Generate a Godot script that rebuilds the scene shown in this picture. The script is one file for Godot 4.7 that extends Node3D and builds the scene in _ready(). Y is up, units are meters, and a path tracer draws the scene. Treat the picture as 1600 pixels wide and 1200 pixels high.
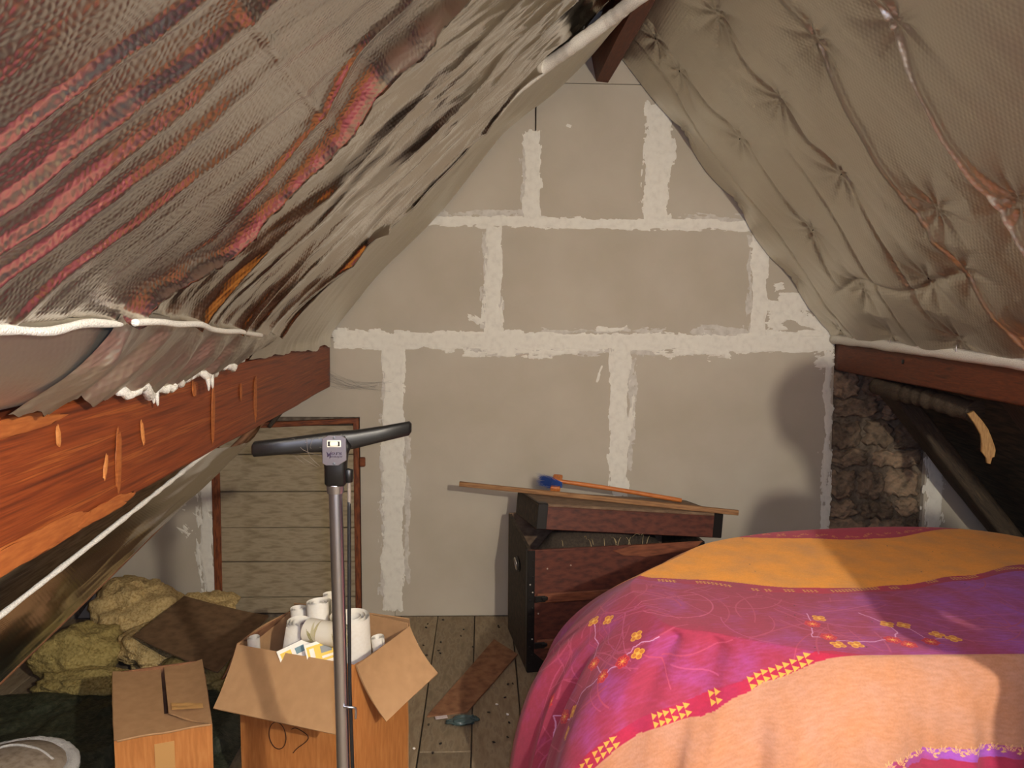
extends Node3D
# An attic with foil insulation: plasterboarded gable, purlins, trunk, boxes, floor polisher, cloth-covered table.

const WZ := -4.03      # face of the gable boards
var M := {}
var noise := FastNoiseLite.new()
var rough_noise := FastNoiseLite.new()
var rng := RandomNumberGenerator.new()
var names := {}

# ---------------------------------------------------------------- naming
func numbered(called: String) -> String:
	var n: int = names.get(called, 0)
	names[called] = n + 1
	return called if n == 0 else "%s_%03d" % [called, n]

func tag(o: Node3D, label: String, category: String, group := "", kind := "") -> Node3D:
	o.set_meta("label", label)
	o.set_meta("category", category)
	if group != "":
		o.set_meta("group", group)
	if kind != "":
		o.set_meta("kind", kind)
	return o

func thing(called: String, label: String, category: String, at := Vector3.ZERO, group := "", kind := "") -> Node3D:
	var o := Node3D.new()
	o.name = numbered(called)
	add_child(o, true)
	o.position = at
	return tag(o, label, category, group, kind)

func part(called: String, mesh: Mesh, mat: Material, parent: Node, xf := Transform3D()) -> MeshInstance3D:
	var o := MeshInstance3D.new()
	o.mesh = mesh
	o.material_override = mat
	o.transform = xf
	if parent == self:
		o.name = numbered(called)
	else:
		var k: int = parent.get_meta("count_" + called, 0)
		parent.set_meta("count_" + called, k + 1)
		o.name = called if k == 0 else "%s_%03d" % [called, k]
	parent.add_child(o, true)
	return o

# ---------------------------------------------------------------- mesh helpers
func grid(P: PackedVector3Array, nu: int, nv: int, uv := PackedVector2Array(), flip := false, wrap_u := false) -> ArrayMesh:
	# nu points across, nv rows; smooth normals
	var N := PackedVector3Array()
	N.resize(P.size())
	for j in nv:
		for i in nu:
			var i0 := i - 1
			var i1 := i + 1
			if wrap_u:
				i0 = (i - 1 + nu - 1) % (nu - 1)
				i1 = (i + 1) % (nu - 1)
			else:
				i0 = maxi(i0, 0)
				i1 = mini(i1, nu - 1)
			var a := P[j * nu + i1] - P[j * nu + i0]
			var b := P[mini(j + 1, nv - 1) * nu + i] - P[maxi(j - 1, 0) * nu + i]
			var c := a.cross(b)
			N[j * nu + i] = (c if not flip else -c).normalized()
	var I := PackedInt32Array()
	for j in nv - 1:
		for i in nu - 1:
			var a := j * nu + i
			var b := a + 1
			var c := a + nu
			var d := c + 1
			if flip:
				I.append_array([a, b, c, b, d, c])
			else:
				I.append_array([a, c, b, b, c, d])
	var arr := []
	arr.resize(Mesh.ARRAY_MAX)
	arr[Mesh.ARRAY_VERTEX] = P
	arr[Mesh.ARRAY_NORMAL] = N
	if uv.size() == P.size():
		arr[Mesh.ARRAY_TEX_UV] = uv
	arr[Mesh.ARRAY_INDEX] = I
	var m := ArrayMesh.new()
	m.add_surface_from_arrays(Mesh.PRIMITIVE_TRIANGLES, arr)
	return m

func start() -> SurfaceTool:
	var st := SurfaceTool.new()
	st.begin(Mesh.PRIMITIVE_TRIANGLES)
	st.set_smooth_group(-1)
	return st

func done(st: SurfaceTool) -> ArrayMesh:
	st.generate_normals()
	return st.commit()

func tri(st: SurfaceTool, a: Vector3, b: Vector3, c: Vector3) -> void:
	st.add_vertex(a)
	st.add_vertex(b)
	st.add_vertex(c)

func quad(st: SurfaceTool, a: Vector3, b: Vector3, c: Vector3, d: Vector3) -> void:
	tri(st, a, b, c)
	tri(st, a, c, d)

func hull(st: SurfaceTool, loops: Array, cap := true) -> void:
	# loops: arrays of points of equal count, each a closed ring (counter-clockwise seen from the end that is last)
	var n: int = loops[0].size()
	for k in loops.size() - 1:
		for i in n:
			var i2 := (i + 1) % n
			quad(st, loops[k][i], loops[k + 1][i], loops[k + 1][i2], loops[k][i2])
	if cap:
		var a: Array = loops[0]
		var b: Array = loops[loops.size() - 1]
		for i in range(1, n - 1):
			tri(st, a[0], a[i], a[i + 1])
			tri(st, b[0], b[i + 1], b[i])

func rect_ring(hx: float, hy: float, z: float, r: float) -> Array:
	return [Vector3(-hx + r, -hy, z), Vector3(hx - r, -hy, z), Vector3(hx, -hy + r, z), Vector3(hx, hy - r, z), Vector3(hx - r, hy, z), Vector3(-hx + r, hy, z), Vector3(-hx, hy - r, z), Vector3(-hx, -hy + r, z)]

func moved(ring: Array, xf: Transform3D) -> Array:
	var out := []
	for p in ring:
		out.append(xf * (p as Vector3))
	return out

func add_box(st: SurfaceTool, size: Vector3, xf := Transform3D(), r := 0.003) -> void:
	# box with all edges chamfered
	var h := size / 2
	r = minf(r, minf(h.x, minf(h.y, h.z)) * 0.8)
	var q := minf(r, h.z)
	hull(st, [moved(rect_ring(h.x - r, h.y - r, -h.z, r * 0.3), xf), moved(rect_ring(h.x, h.y, -h.z + q, r), xf), moved(rect_ring(h.x, h.y, h.z - q, r), xf), moved(rect_ring(h.x - r, h.y - r, h.z, r * 0.3), xf)])

func box_mesh(size: Vector3, r := 0.003) -> ArrayMesh:
	var st := start()
	add_box(st, size, Transform3D(), r)
	return done(st)

func T(at: Vector3, yaw := 0.0, pitch := 0.0, roll := 0.0) -> Transform3D:
	return Transform3D(Basis.from_euler(Vector3(pitch, yaw, roll)), at)

func along(a: Vector3, b: Vector3, up := Vector3.UP) -> Transform3D:
	# local x runs from a to b, origin in the middle
	var x := (b - a).normalized()
	var z := x.cross(up).normalized()
	var y := z.cross(x).normalized()
	return Transform3D(Basis(x, y, z), (a + b) / 2)

func prism(poly: PackedVector2Array, z0: float, z1: float, bev := 0.0) -> ArrayMesh:
	# extrude an outline in x,y from z0 (back) to z1 (front)
	if Geometry2D.is_polygon_clockwise(poly):
		poly.reverse()
	var st := start()
	var front := poly
	if bev > 0.0:
		var off := Geometry2D.offset_polygon(poly, -bev, Geometry2D.JOIN_MITER)
		if off.size() == 1 and off[0].size() == poly.size():
			# find matching start
			var best := 0
			for i in off[0].size():
				if off[0][i].distance_to(poly[0]) < off[0][best].distance_to(poly[0]):
					best = i
			front = PackedVector2Array()
			for i in off[0].size():
				front.append(off[0][(i + best) % off[0].size()])
			if Geometry2D.is_polygon_clockwise(front) :
				front = poly
		else:
			bev = 0.0
	var tr := Geometry2D.triangulate_polygon(front)
	for k in range(0, tr.size(), 3):
		var a := front[tr[k]]
		var b := front[tr[k + 1]]
		var c := front[tr[k + 2]]
		if (b - a).cross(c - a) < 0:
			var t := b
			b = c
			c = t
		tri(st, Vector3(a.x, a.y, z1), Vector3(c.x, c.y, z1), Vector3(b.x, b.y, z1))
		tri(st, Vector3(a.x, a.y, z0), Vector3(b.x, b.y, z0), Vector3(c.x, c.y, z0))
	var n := poly.size()
	for i in n:
		var j := (i + 1) % n
		var zm := z1 - bev
		quad(st, Vector3(poly[i].x, poly[i].y, z0), Vector3(poly[i].x, poly[i].y, zm), Vector3(poly[j].x, poly[j].y, zm), Vector3(poly[j].x, poly[j].y, z0))
		if bev > 0.0:
			quad(st, Vector3(poly[i].x, poly[i].y, zm), Vector3(front[i].x, front[i].y, z1), Vector3(front[j].x, front[j].y, z1), Vector3(poly[j].x, poly[j].y, zm))
	return done(st)

func smooth_path(P: Array, n: int) -> PackedVector3Array:
	var c := Curve3D.new()
	for i in P.size():
		var p: Vector3 = P[i]
		var t: Vector3 = (P[mini(i + 1, P.size() - 1)] - P[maxi(i - 1, 0)]) / 6.0
		c.add_point(p, -t, t)
	var out := PackedVector3Array()
	var L := c.get_baked_length()
	for i in n:
		out.append(c.sample_baked(L * i / (n - 1.0), true))
	return out

func tube(path: PackedVector3Array, radius, sides := 8, caps := true) -> ArrayMesh:
	# radius: number or PackedFloat32Array
	var nu := sides + 1
	var P := PackedVector3Array()
	var UV := PackedVector2Array()
	var up := Vector3.UP
	var n := path.size()
	var d := 0.0
	var rows := 0
	var prev_side := Vector3.ZERO
	for k in n:
		var t := (path[mini(k + 1, n - 1)] - path[maxi(k - 1, 0)]).normalized()
		var side := t.cross(up)
		if side.length() < 0.1:
			side = t.cross(Vector3.RIGHT)
		side = side.normalized()
		if prev_side != Vector3.ZERO:
			var s2 := prev_side - t * prev_side.dot(t)
			if s2.length() > 0.01:
				side = s2.normalized()
		prev_side = side
		var other := side.cross(t)
		var r: float = radius if radius is float else radius[k]
		if k:
			d += path[k].distance_to(path[k - 1])
		if k == 0 and caps:
			for i in nu:
				P.append(path[k] + (side * cos(TAU * i / sides) + other * sin(TAU * i / sides)) * 0.0005)
				UV.append(Vector2(d, i / float(sides)))
			rows += 1
		for i in nu:
			P.append(path[k] + (side * cos(TAU * i / sides) + other * sin(TAU * i / sides)) * r)
			UV.append(Vector2(d, i / float(sides)))
		rows += 1
		if k == n - 1 and caps:
			for i in nu:
				P.append(path[k] + (side * cos(TAU * i / sides) + other * sin(TAU * i / sides)) * 0.0005)
				UV.append(Vector2(d, i / float(sides)))
			rows += 1
	return grid(P, nu, rows, UV, true, true)

func lathe(profile: Array, sides := 32, squash := 1.0) -> ArrayMesh:
	# profile: Vector2(radius, height) from bottom to top
	var P := PackedVector3Array()
	var nu := sides + 1
	for p in profile:
		for i in nu:
			var a := TAU * i / sides
			P.append(Vector3(cos(a) * maxf(p.x, 0.0002), p.y, sin(a) * maxf(p.x, 0.0002) * squash))
	return grid(P, nu, profile.size(), PackedVector2Array(), false, true)

func lump(radii: Vector3, seed_at: Vector3, amp: float, freq: float, nu := 49, nv := 33, flat_bottom := 0.0) -> ArrayMesh:
	var P := PackedVector3Array()
	for j in nv:
		var th := PI * j / (nv - 1.0)
		for i in nu:
			var ph := TAU * i / (nu - 1.0)
			var d := Vector3(sin(th) * cos(ph), cos(th), sin(th) * sin(ph))
			var q := d * freq + seed_at
			var k := 1.0 + amp * (noise.get_noise_3dv(q * 40.0) * 1.3 + 0.4 * absf(noise.get_noise_3dv(q * 95.0)) + 0.22 * noise.get_noise_3dv(q * 210.0))
			var p := d * k * radii
			if flat_bottom > 0.0:
				p.y = maxf(p.y, -radii.y * flat_bottom)
			P.append(p)
	return grid(P, nu, nv, PackedVector2Array(), true, true)

func worn_beam(length: float, w: float, h: float, seed_at: float, amp := 0.004, chamfer := 0.012, seg := 90) -> ArrayMesh:
	# a sawn beam along local x with uneven, slightly rounded arrises
	var ring := []
	var hw := w / 2
	var hh := h / 2
	var c := chamfer
	var base := [Vector2(-hw + c, -hh), Vector2(0, -hh), Vector2(hw - c, -hh), Vector2(hw - c * 0.3, -hh + c * 0.3), Vector2(hw, -hh + c), Vector2(hw, 0), Vector2(hw, hh - c), Vector2(hw - c * 0.3, hh - c * 0.3), Vector2(hw - c, hh), Vector2(0, hh), Vector2(-hw + c, hh), Vector2(-hw + c * 0.3, hh - c * 0.3), Vector2(-hw, hh - c), Vector2(-hw, 0), Vector2(-hw, -hh + c), Vector2(-hw + c * 0.3, -hh + c * 0.3)]
	var nu := base.size() + 1
	var P := PackedVector3Array()
	for k in seg + 3:
		var x := length * (clampf(k - 1, 0, seg) / seg - 0.5)
		var s := 0.02 if k == 0 or k == seg + 2 else 1.0
		for i in nu:
			var b: Vector2 = base[i % base.size()]
			var n1 := noise.get_noise_3d(x * 60.0 + seed_at, b.y * 300.0, b.x * 300.0)
			var n2 := noise.get_noise_3d(x * 14.0 + seed_at * 3.0, b.y * 90.0 + 50.0, b.x * 90.0)
			var k2 := 1.0 + (n1 * 0.5 + n2) * amp / hw
			P.append(Vector3(x, b.y * s * k2, b.x * s * k2))
	return grid(P, nu, seg + 3, PackedVector2Array(), false, true)

# ---------------------------------------------------------------- materials
func ntex(freq: float, stops: Array, octaves := 4, size := 512, kind := FastNoiseLite.TYPE_SIMPLEX_SMOOTH, sd := 1, ridged := false) -> NoiseTexture2D:
	var n := FastNoiseLite.new()
	n.noise_type = kind
	n.frequency = freq
	n.fractal_octaves = octaves
	n.seed = sd
	if ridged:
		n.fractal_type = FastNoiseLite.FRACTAL_RIDGED
	var t := NoiseTexture2D.new()
	t.width = size
	t.height = size
	t.seamless = true
	t.noise = n
	if stops.size():
		var g := Gradient.new()
		var off := PackedFloat32Array()
		var cols := PackedColorArray()
		for s in stops:
			off.append(s[0])
			cols.append(s[1])
		g.offsets = off
		g.colors = cols
		t.color_ramp = g
	return t

func c8(r: float, g: float, b: float) -> Color:
	return Color(r / 255.0, g / 255.0, b / 255.0)

func mat(tex: Texture2D, scale: Vector3, rough: float, bump: Texture2D = null, bump_cm := 0.1, world := false) -> StandardMaterial3D:
	var m := StandardMaterial3D.new()
	m.albedo_texture = tex
	m.roughness = rough
	m.uv1_triplanar = true
	m.uv1_world_triplanar = world
	m.uv1_scale = scale
	m.uv1_triplanar_sharpness = 4.0
	if bump:
		m.heightmap_enabled = true
		m.heightmap_texture = bump
		m.heightmap_scale = bump_cm
	return m

func flat(c: Color, rough := 0.6, metal := 0.0) -> StandardMaterial3D:
	var m := StandardMaterial3D.new()
	m.albedo_color = c
	m.roughness = rough
	m.metallic = metal
	return m

func bubble_image() -> ImageTexture:
	# two staggered bubbles per tile: the air-bubble film of the insulation
	var w := 64
	var h := 111
	var im := Image.create_empty(w, h, false, Image.FORMAT_L8)
	for y in h:
		for x in w:
			var best := 9.0
			for c in [Vector2(0, 0), Vector2(1, 0), Vector2(0, 1), Vector2(1, 1), Vector2(0.5, 0.5)]:
				var dx: float = (x + 0.5) / w - c.x
				var dy: float = ((y + 0.5) / h - c.y) * 1.732
				best = minf(best, sqrt(dx * dx + dy * dy))
			var v := clampf(1.0 - best / 0.52, 0.0, 1.0)
			v = v * v * (3.0 - 2.0 * v)
			im.set_pixel(x, y, Color(v, v, v))
	return ImageTexture.create_from_image(im)

func make_materials() -> void:
	noise.noise_type = FastNoiseLite.TYPE_SIMPLEX_SMOOTH
	noise.frequency = 0.02
	noise.fractal_octaves = 3
	rough_noise.noise_type = FastNoiseLite.TYPE_SIMPLEX_SMOOTH
	rough_noise.frequency = 0.03
	rough_noise.fractal_octaves = 5
	var grain := ntex(0.012, [], 5, 512, FastNoiseLite.TYPE_SIMPLEX_SMOOTH, 5)
	var fine := ntex(0.05, [], 4, 512, FastNoiseLite.TYPE_SIMPLEX_SMOOTH, 9)
	# pine beams, stained orange brown
	var pine := ntex(0.011, [[0.0, c8(78, 30, 7)], [0.36, c8(122, 52, 16)], [0.5, c8(138, 64, 22)], [0.62, c8(112, 46, 13)], [0.8, c8(156, 82, 32)], [1.0, c8(98, 40, 12)]], 5, 512, FastNoiseLite.TYPE_SIMPLEX_SMOOTH, 3)
	M.pine = mat(pine, Vector3(0.22, 9, 9), 0.55, grain, 0.032)
	M.pine_dark = mat(ntex(0.012, [[0.0, c8(56, 23, 7)], [0.4, c8(104, 48, 16)], [0.6, c8(86, 37, 11)], [1.0, c8(122, 62, 22)]], 5, 512, FastNoiseLite.TYPE_SIMPLEX_SMOOTH, 13), Vector3(0.8, 6, 6), 0.6, grain, 0.080)
	M.scar = mat(ntex(0.02, [[0.0, c8(186, 112, 54)], [1.0, c8(205, 138, 74)]]), Vector3(2, 14, 14), 0.6)
	M.bare = mat(ntex(0.02, [[0.0, c8(146, 76, 30)], [1.0, c8(176, 102, 46)]]), Vector3(1.5, 10, 10), 0.6)
	# old dark roof timbers
	M.old_wood = mat(ntex(0.013, [[0.0, c8(36, 30, 22)], [0.45, c8(74, 60, 44)], [0.6, c8(58, 48, 36)], [1.0, c8(98, 80, 56)]], 5), Vector3(0.9, 7, 7), 0.8, grain, 0.140)
	M.roof_board = mat(ntex(0.013, [[0.0, c8(40, 36, 28)], [0.5, c8(66, 58, 44)], [1.0, c8(88, 76, 56)]], 5, 512, FastNoiseLite.TYPE_SIMPLEX_SMOOTH, 21), Vector3(0.9, 5, 5), 0.85, grain, 0.080)
	M.roof_lit = mat(ntex(0.013, [[0.0, c8(120, 102, 76)], [0.5, c8(164, 142, 108)], [1.0, c8(184, 162, 126)]], 5, 512, FastNoiseLite.TYPE_SIMPLEX_SMOOTH, 23), Vector3(0.9, 5, 5), 0.85, grain, 0.08)  # left slope boards brightened in colour, making up for missing light
	M.splinter = mat(ntex(0.02, [[0.0, c8(128, 92, 48)], [1.0, c8(172, 134, 80)]]), Vector3(12, 2, 12), 0.7)
	# floor planks, three tones
	for k in 3:
		var d := [1.0, 0.9, 1.08][k] as float
		M["plank%d" % k] = mat(ntex(0.012, [[0.0, c8(116 * d, 99 * d, 76 * d)], [0.4, c8(134 * d, 116 * d, 90 * d)], [0.58, c8(142 * d, 126 * d, 100 * d)], [0.75, c8(124 * d, 107 * d, 84 * d)], [1.0, c8(150 * d, 134 * d, 108 * d)]], 5, 512, FastNoiseLite.TYPE_SIMPLEX_SMOOTH, 31 + k), Vector3(1.1, 4, 4), 0.75, grain, 0.048)
	# hatch boards: greyed pale timber
	M.hatch = mat(ntex(0.01, [[0.0, c8(128, 114, 88)], [0.4, c8(152, 137, 110)], [0.6, c8(163, 148, 121)], [1.0, c8(142, 126, 98)]], 5, 512, FastNoiseLite.TYPE_SIMPLEX_SMOOTH, 41), Vector3(1.2, 5, 5), 0.8, grain, 0.032)
	M.hatch_frame = mat(ntex(0.014, [[0.0, c8(70, 32, 12)], [0.5, c8(118, 60, 26)], [1.0, c8(140, 80, 40)]], 5, 512, FastNoiseLite.TYPE_SIMPLEX_SMOOTH, 43), Vector3(1.5, 9, 9), 0.7, grain, 0.080)
	# plasterboard and joint compound
	M.board = mat(ntex(0.006, [[0.0, c8(178, 168, 149)], [0.5, c8(184, 174, 156)], [1.0, c8(190, 181, 163)]], 4, 512, FastNoiseLite.TYPE_SIMPLEX_SMOOTH, 51), Vector3(0.7, 0.7, 0.7), 0.9, fine, 0.004, true)
	M.compound = mat(ntex(0.014, [[0.0, c8(216, 211, 197)], [0.4, c8(226, 221, 207)], [1.0, c8(232, 228, 214)]], 5, 512, FastNoiseLite.TYPE_SIMPLEX_SMOOTH, 53), Vector3(3, 3, 3), 0.85, fine, 0.016, true)
	M.compound_thin = mat(ntex(0.02, [[0.0, c8(186, 178, 164)], [0.5, c8(202, 196, 184)], [1.0, c8(214, 208, 197)]], 4, 512, FastNoiseLite.TYPE_SIMPLEX_SMOOTH, 54), Vector3(2, 2, 2), 0.88, fine, 0.016, true)
	M.masonry = mat(ntex(0.02, [[0.0, c8(76, 66, 54)], [0.5, c8(112, 98, 82)], [1.0, c8(132, 118, 98)]], 5, 512, FastNoiseLite.TYPE_SIMPLEX_SMOOTH, 57), Vector3(2, 2, 2), 0.95, fine, 0.240, true)
	for k in 3:
		var d := [1.0, 0.86, 1.1][k] as float
		M["stone%d" % k] = mat(ntex(0.012, [[0.0, c8(84 * d, 72 * d, 58 * d)], [0.4, c8(124 * d, 106 * d, 86 * d)], [0.65, c8(142 * d, 118 * d, 94 * d)], [1.0, c8(112 * d, 100 * d, 84 * d)]], 5, 512, FastNoiseLite.TYPE_SIMPLEX_SMOOTH, 61 + k), Vector3(2.5, 2.5, 2.5), 0.95, fine, 0.200, true)
	# foil
	var bub := bubble_image()
	M.foil = StandardMaterial3D.new()
	M.foil.albedo_color = c8(214, 208, 200)
	M.foil.metallic = 1.0
	M.foil.roughness = 0.27
	M.foil.heightmap_enabled = true
	M.foil.heightmap_texture = bub
	M.foil.heightmap_scale = 0.035
	M.foil.uv1_scale = Vector3(1 / 0.0115, 1 / 0.01992, 1)
	M.foil_thin = M.foil.duplicate()
	M.foil_thin.roughness = 0.17
	M.foil_thin.heightmap_scale = 0.012
	M.foil_matt = M.foil.duplicate()
	M.foil_matt.albedo_color = c8(206, 200, 186)
	M.foil_matt.roughness = 0.46
	M.foil_matt.heightmap_scale = 0.06
	M.foil_matt.uv1_scale = Vector3(1 / 0.016, 1 / 0.0277, 1)
	M.batt = mat(ntex(0.05, [[0.0, c8(188, 182, 166)], [0.5, c8(224, 219, 204)], [1.0, c8(240, 236, 224)]], 4), Vector3(8, 8, 8), 0.8, fine, 0.160)
	M.batt.backlight_enabled = true
	M.batt.backlight = Color(0.2, 0.2, 0.18)
	# cardboard
	var card_h := ntex(0.03, [], 2, 256)
	M.card = mat(ntex(0.02, [[0.0, c8(170, 131, 90)], [0.5, c8(178, 138, 96)], [1.0, c8(184, 145, 102)]], 4), Vector3(2, 2, 2), 0.8, card_h, 0.012)
	M.card_front = mat(ntex(0.02, [[0.0, c8(172, 108, 52)], [0.5, c8(190, 122, 62)], [1.0, c8(202, 138, 76)]], 4), Vector3(6, 0.7, 6), 0.75, card_h, 0.012)
	M.card_dark = mat(ntex(0.015, [[0.0, c8(98, 74, 48)], [0.5, c8(120, 92, 62)], [1.0, c8(134, 104, 72)]], 4), Vector3(2, 2, 2), 0.85)
	M.card_red = mat(ntex(0.015, [[0.0, c8(112, 72, 48)], [0.5, c8(142, 98, 66)], [1.0, c8(158, 112, 78)]], 4), Vector3(2, 2, 2), 0.85)
	M.tape = flat(c8(196, 150, 92), 0.35)
	M.ink = flat(c8(46, 26, 16), 0.8)
	# paper, wool, tarpaulin
	M.paper = mat(ntex(0.03, [[0.0, c8(240, 233, 216)], [1.0, c8(248, 243, 230)]]), Vector3(4, 4, 4), 0.7)
	M.paper_mauve = mat(ntex(0.03, [[0.0, c8(198, 180, 176)], [1.0, c8(222, 208, 202)]]), Vector3(4, 4, 4), 0.7)
	M.leaf_print = flat(c8(178, 164, 112), 0.7)
	M.yellow_print = flat(c8(226, 190, 40), 0.5)
	M.grey_print = flat(c8(126, 128, 124), 0.5)
	M.teal_print = flat(c8(96, 132, 140), 0.5)
	M.wool = mat(ntex(0.03, [[0.0, c8(146, 118, 66)], [0.4, c8(196, 166, 108)], [0.7, c8(214, 188, 132)], [1.0, c8(176, 150, 88)]], 5), Vector3(4, 4, 4), 0.95, fine, 0.480)
	M.wool_olive = mat(ntex(0.03, [[0.0, c8(120, 102, 50)], [0.5, c8(164, 144, 84)], [1.0, c8(190, 170, 108)]], 5), Vector3(4, 4, 4), 0.9, fine, 0.320)
	M.tarp = mat(ntex(0.02, [[0.0, c8(34, 40, 28)], [0.5, c8(58, 62, 46)], [1.0, c8(82, 82, 62)]], 4), Vector3(3, 3, 3), 0.55, fine, 0.200)
	M.fleece = mat(ntex(0.06, [[0.0, c8(196, 192, 184)], [1.0, c8(228, 226, 220)]]), Vector3(8, 8, 8), 0.95, fine, 0.400)
	M.drum = mat(ntex(0.02, [[0.0, c8(118, 104, 86)], [0.5, c8(148, 134, 116)], [1.0, c8(160, 148, 132)]]), Vector3(3, 3, 3), 0.7)
	# trunk
	M.trunk = mat(ntex(0.014, [[0.0, c8(56, 26, 17)], [0.5, c8(86, 42, 28)], [0.8, c8(98, 50, 34)], [1.0, c8(76, 40, 26)]], 5, 512, FastNoiseLite.TYPE_SIMPLEX_SMOOTH, 71), Vector3(2, 5, 5), 0.6, grain, 0.040)
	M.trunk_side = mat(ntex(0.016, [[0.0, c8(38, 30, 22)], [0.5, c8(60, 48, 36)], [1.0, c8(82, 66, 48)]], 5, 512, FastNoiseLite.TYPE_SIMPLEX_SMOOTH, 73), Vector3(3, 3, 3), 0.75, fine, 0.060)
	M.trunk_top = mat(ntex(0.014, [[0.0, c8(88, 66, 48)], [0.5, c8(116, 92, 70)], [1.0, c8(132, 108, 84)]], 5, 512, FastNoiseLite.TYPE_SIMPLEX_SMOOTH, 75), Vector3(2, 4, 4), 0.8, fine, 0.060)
	M.slat = mat(ntex(0.014, [[0.0, c8(82, 42, 24)], [0.5, c8(118, 66, 40)], [1.0, c8(134, 82, 52)]], 5), Vector3(1.5, 8, 8), 0.6)
	M.black_iron = flat(c8(26, 22, 19), 0.5, 0.3)
	M.nail = flat(c8(190, 182, 168), 0.4, 0.8)
	M.straw = flat(c8(190, 170, 124), 0.8)
	M.dark_cloth = mat(ntex(0.03, [[0.0, c8(50, 42, 34)], [1.0, c8(78, 66, 52)]]), Vector3(4, 4, 4), 0.95, fine, 0.160)
	# broom, stick
	M.broom = mat(ntex(0.014, [[0.0, c8(180, 96, 38)], [1.0, c8(208, 128, 62)]]), Vector3(2, 12, 12), 0.45)
	M.stick = mat(ntex(0.014, [[0.0, c8(112, 76, 44)], [0.5, c8(148, 106, 66)], [1.0, c8(164, 124, 82)]]), Vector3(1, 10, 10), 0.7)
	M.bristle = flat(c8(22, 62, 132), 0.7)
	# floor polisher
	M.black_plastic = flat(c8(18, 17, 16), 0.42)
	M.chrome = flat(c8(196, 192, 196), 0.16, 1.0)
	M.brushed = flat(c8(200, 203, 216), 0.3, 1.0)
	M.plate_rim = flat(c8(226, 218, 196), 0.5)
	M.cream = flat(c8(236, 226, 196), 0.35)
	M.logo = flat(c8(40, 22, 52), 0.6)
	M.sleeve = flat(c8(128, 116, 104), 0.6)
	M.rubber = flat(c8(24, 23, 24), 0.5)
	M.motor = flat(c8(92, 96, 100), 0.4)
	# lamps
	M.bulb = flat(c8(255, 226, 170), 0.3)
	M.bulb.emission_enabled = true
	M.bulb.emission = c8(255, 220, 150)
	M.bulb.emission_energy_multiplier = 4.0
	M.led = flat(c8(240, 244, 255), 0.4)
	M.led.emission_enabled = true
	M.led.emission = c8(214, 226, 255)
	M.led.emission_energy_multiplier = 3.0
	M.glass_clear = flat(Color(0.8, 0.85, 0.85, 0.25), 0.15)
	M.glass_clear.transparency = BaseMaterial3D.TRANSPARENCY_ALPHA
	M.plaster = mat(ntex(0.02, [[0.0, c8(150, 140, 122)], [1.0, c8(176, 166, 148)]]), Vector3(1, 1, 1), 0.95, fine, 0.080, true)
# ---------------------------------------------------------------- scene
func _ready() -> void:
	var cam := Camera3D.new()
	cam.name = "camera"
	cam.fov = 53.1301
	cam.near = 0.02
	cam.position = Vector3(0, 1.7, 0)
	cam.rotation = Vector3(deg_to_rad(-6.1), deg_to_rad(-2.15), deg_to_rad(0.5))
	add_child(cam)
	cam.current = true
	var we := WorldEnvironment.new()
	we.name = "environment"
	var env := Environment.new()
	env.background_mode = Environment.BG_COLOR
	env.background_color = Color(0.0, 0.0, 0.0)
	env.tonemap_mode = Environment.TONE_MAPPER_LINEAR
	env.tonemap_exposure = 1.0
	env.sdfgi_enabled = true
	env.ssao_enabled = true
	env.ssil_enabled = true
	we.environment = env
	add_child(we)
	make_materials()
	bulb_lamp(Vector3(1.02, 2.15, 0.55), 7.1)
	phone_light(Vector3(0.03, 1.715, 0.0), 1.5)
	shell()
	gable()
	hatch_door()
	timbers()
	foil_left()
	foil_right()
	draped_table()
	trunk_and_broom()
	polisher()
	open_box()
	small_box()
	left_corner()
	floor_litter()
	bystander()

# ---------------------------------------------------------------- lamps
func bulb_lamp(at: Vector3, energy: float) -> void:
	var o := thing("pendant_bulb", "bare warm bulb hanging on a cord from the ridge side of the right slope", "lamp", at)
	part("bulb", lathe([Vector2(0, -0.034), Vector2(0.014, -0.031), Vector2(0.025, -0.02), Vector2(0.029, -0.004), Vector2(0.026, 0.012), Vector2(0.017, 0.03), Vector2(0.013, 0.042), Vector2(0, 0.044)], 24), M.bulb, o)
	part("socket", lathe([Vector2(0, 0.04), Vector2(0.016, 0.04), Vector2(0.018, 0.05), Vector2(0.018, 0.085), Vector2(0.01, 0.1), Vector2(0, 0.1)], 20), M.black_plastic, o)
	part("cord", tube(smooth_path([Vector3(0, 0.098, 0), Vector3(0.004, 0.2, 0), Vector3(0, 0.42, 0)], 12), 0.0035, 8), M.rubber, o)
	var l := OmniLight3D.new()
	l.name = "bulb_light"
	l.light_color = c8(255, 246, 230)
	l.light_energy = energy
	l.light_size = 0.035
	l.omni_range = 12.0
	l.omni_attenuation = 2.0
	l.shadow_enabled = true
	o.add_child(l)

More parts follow.
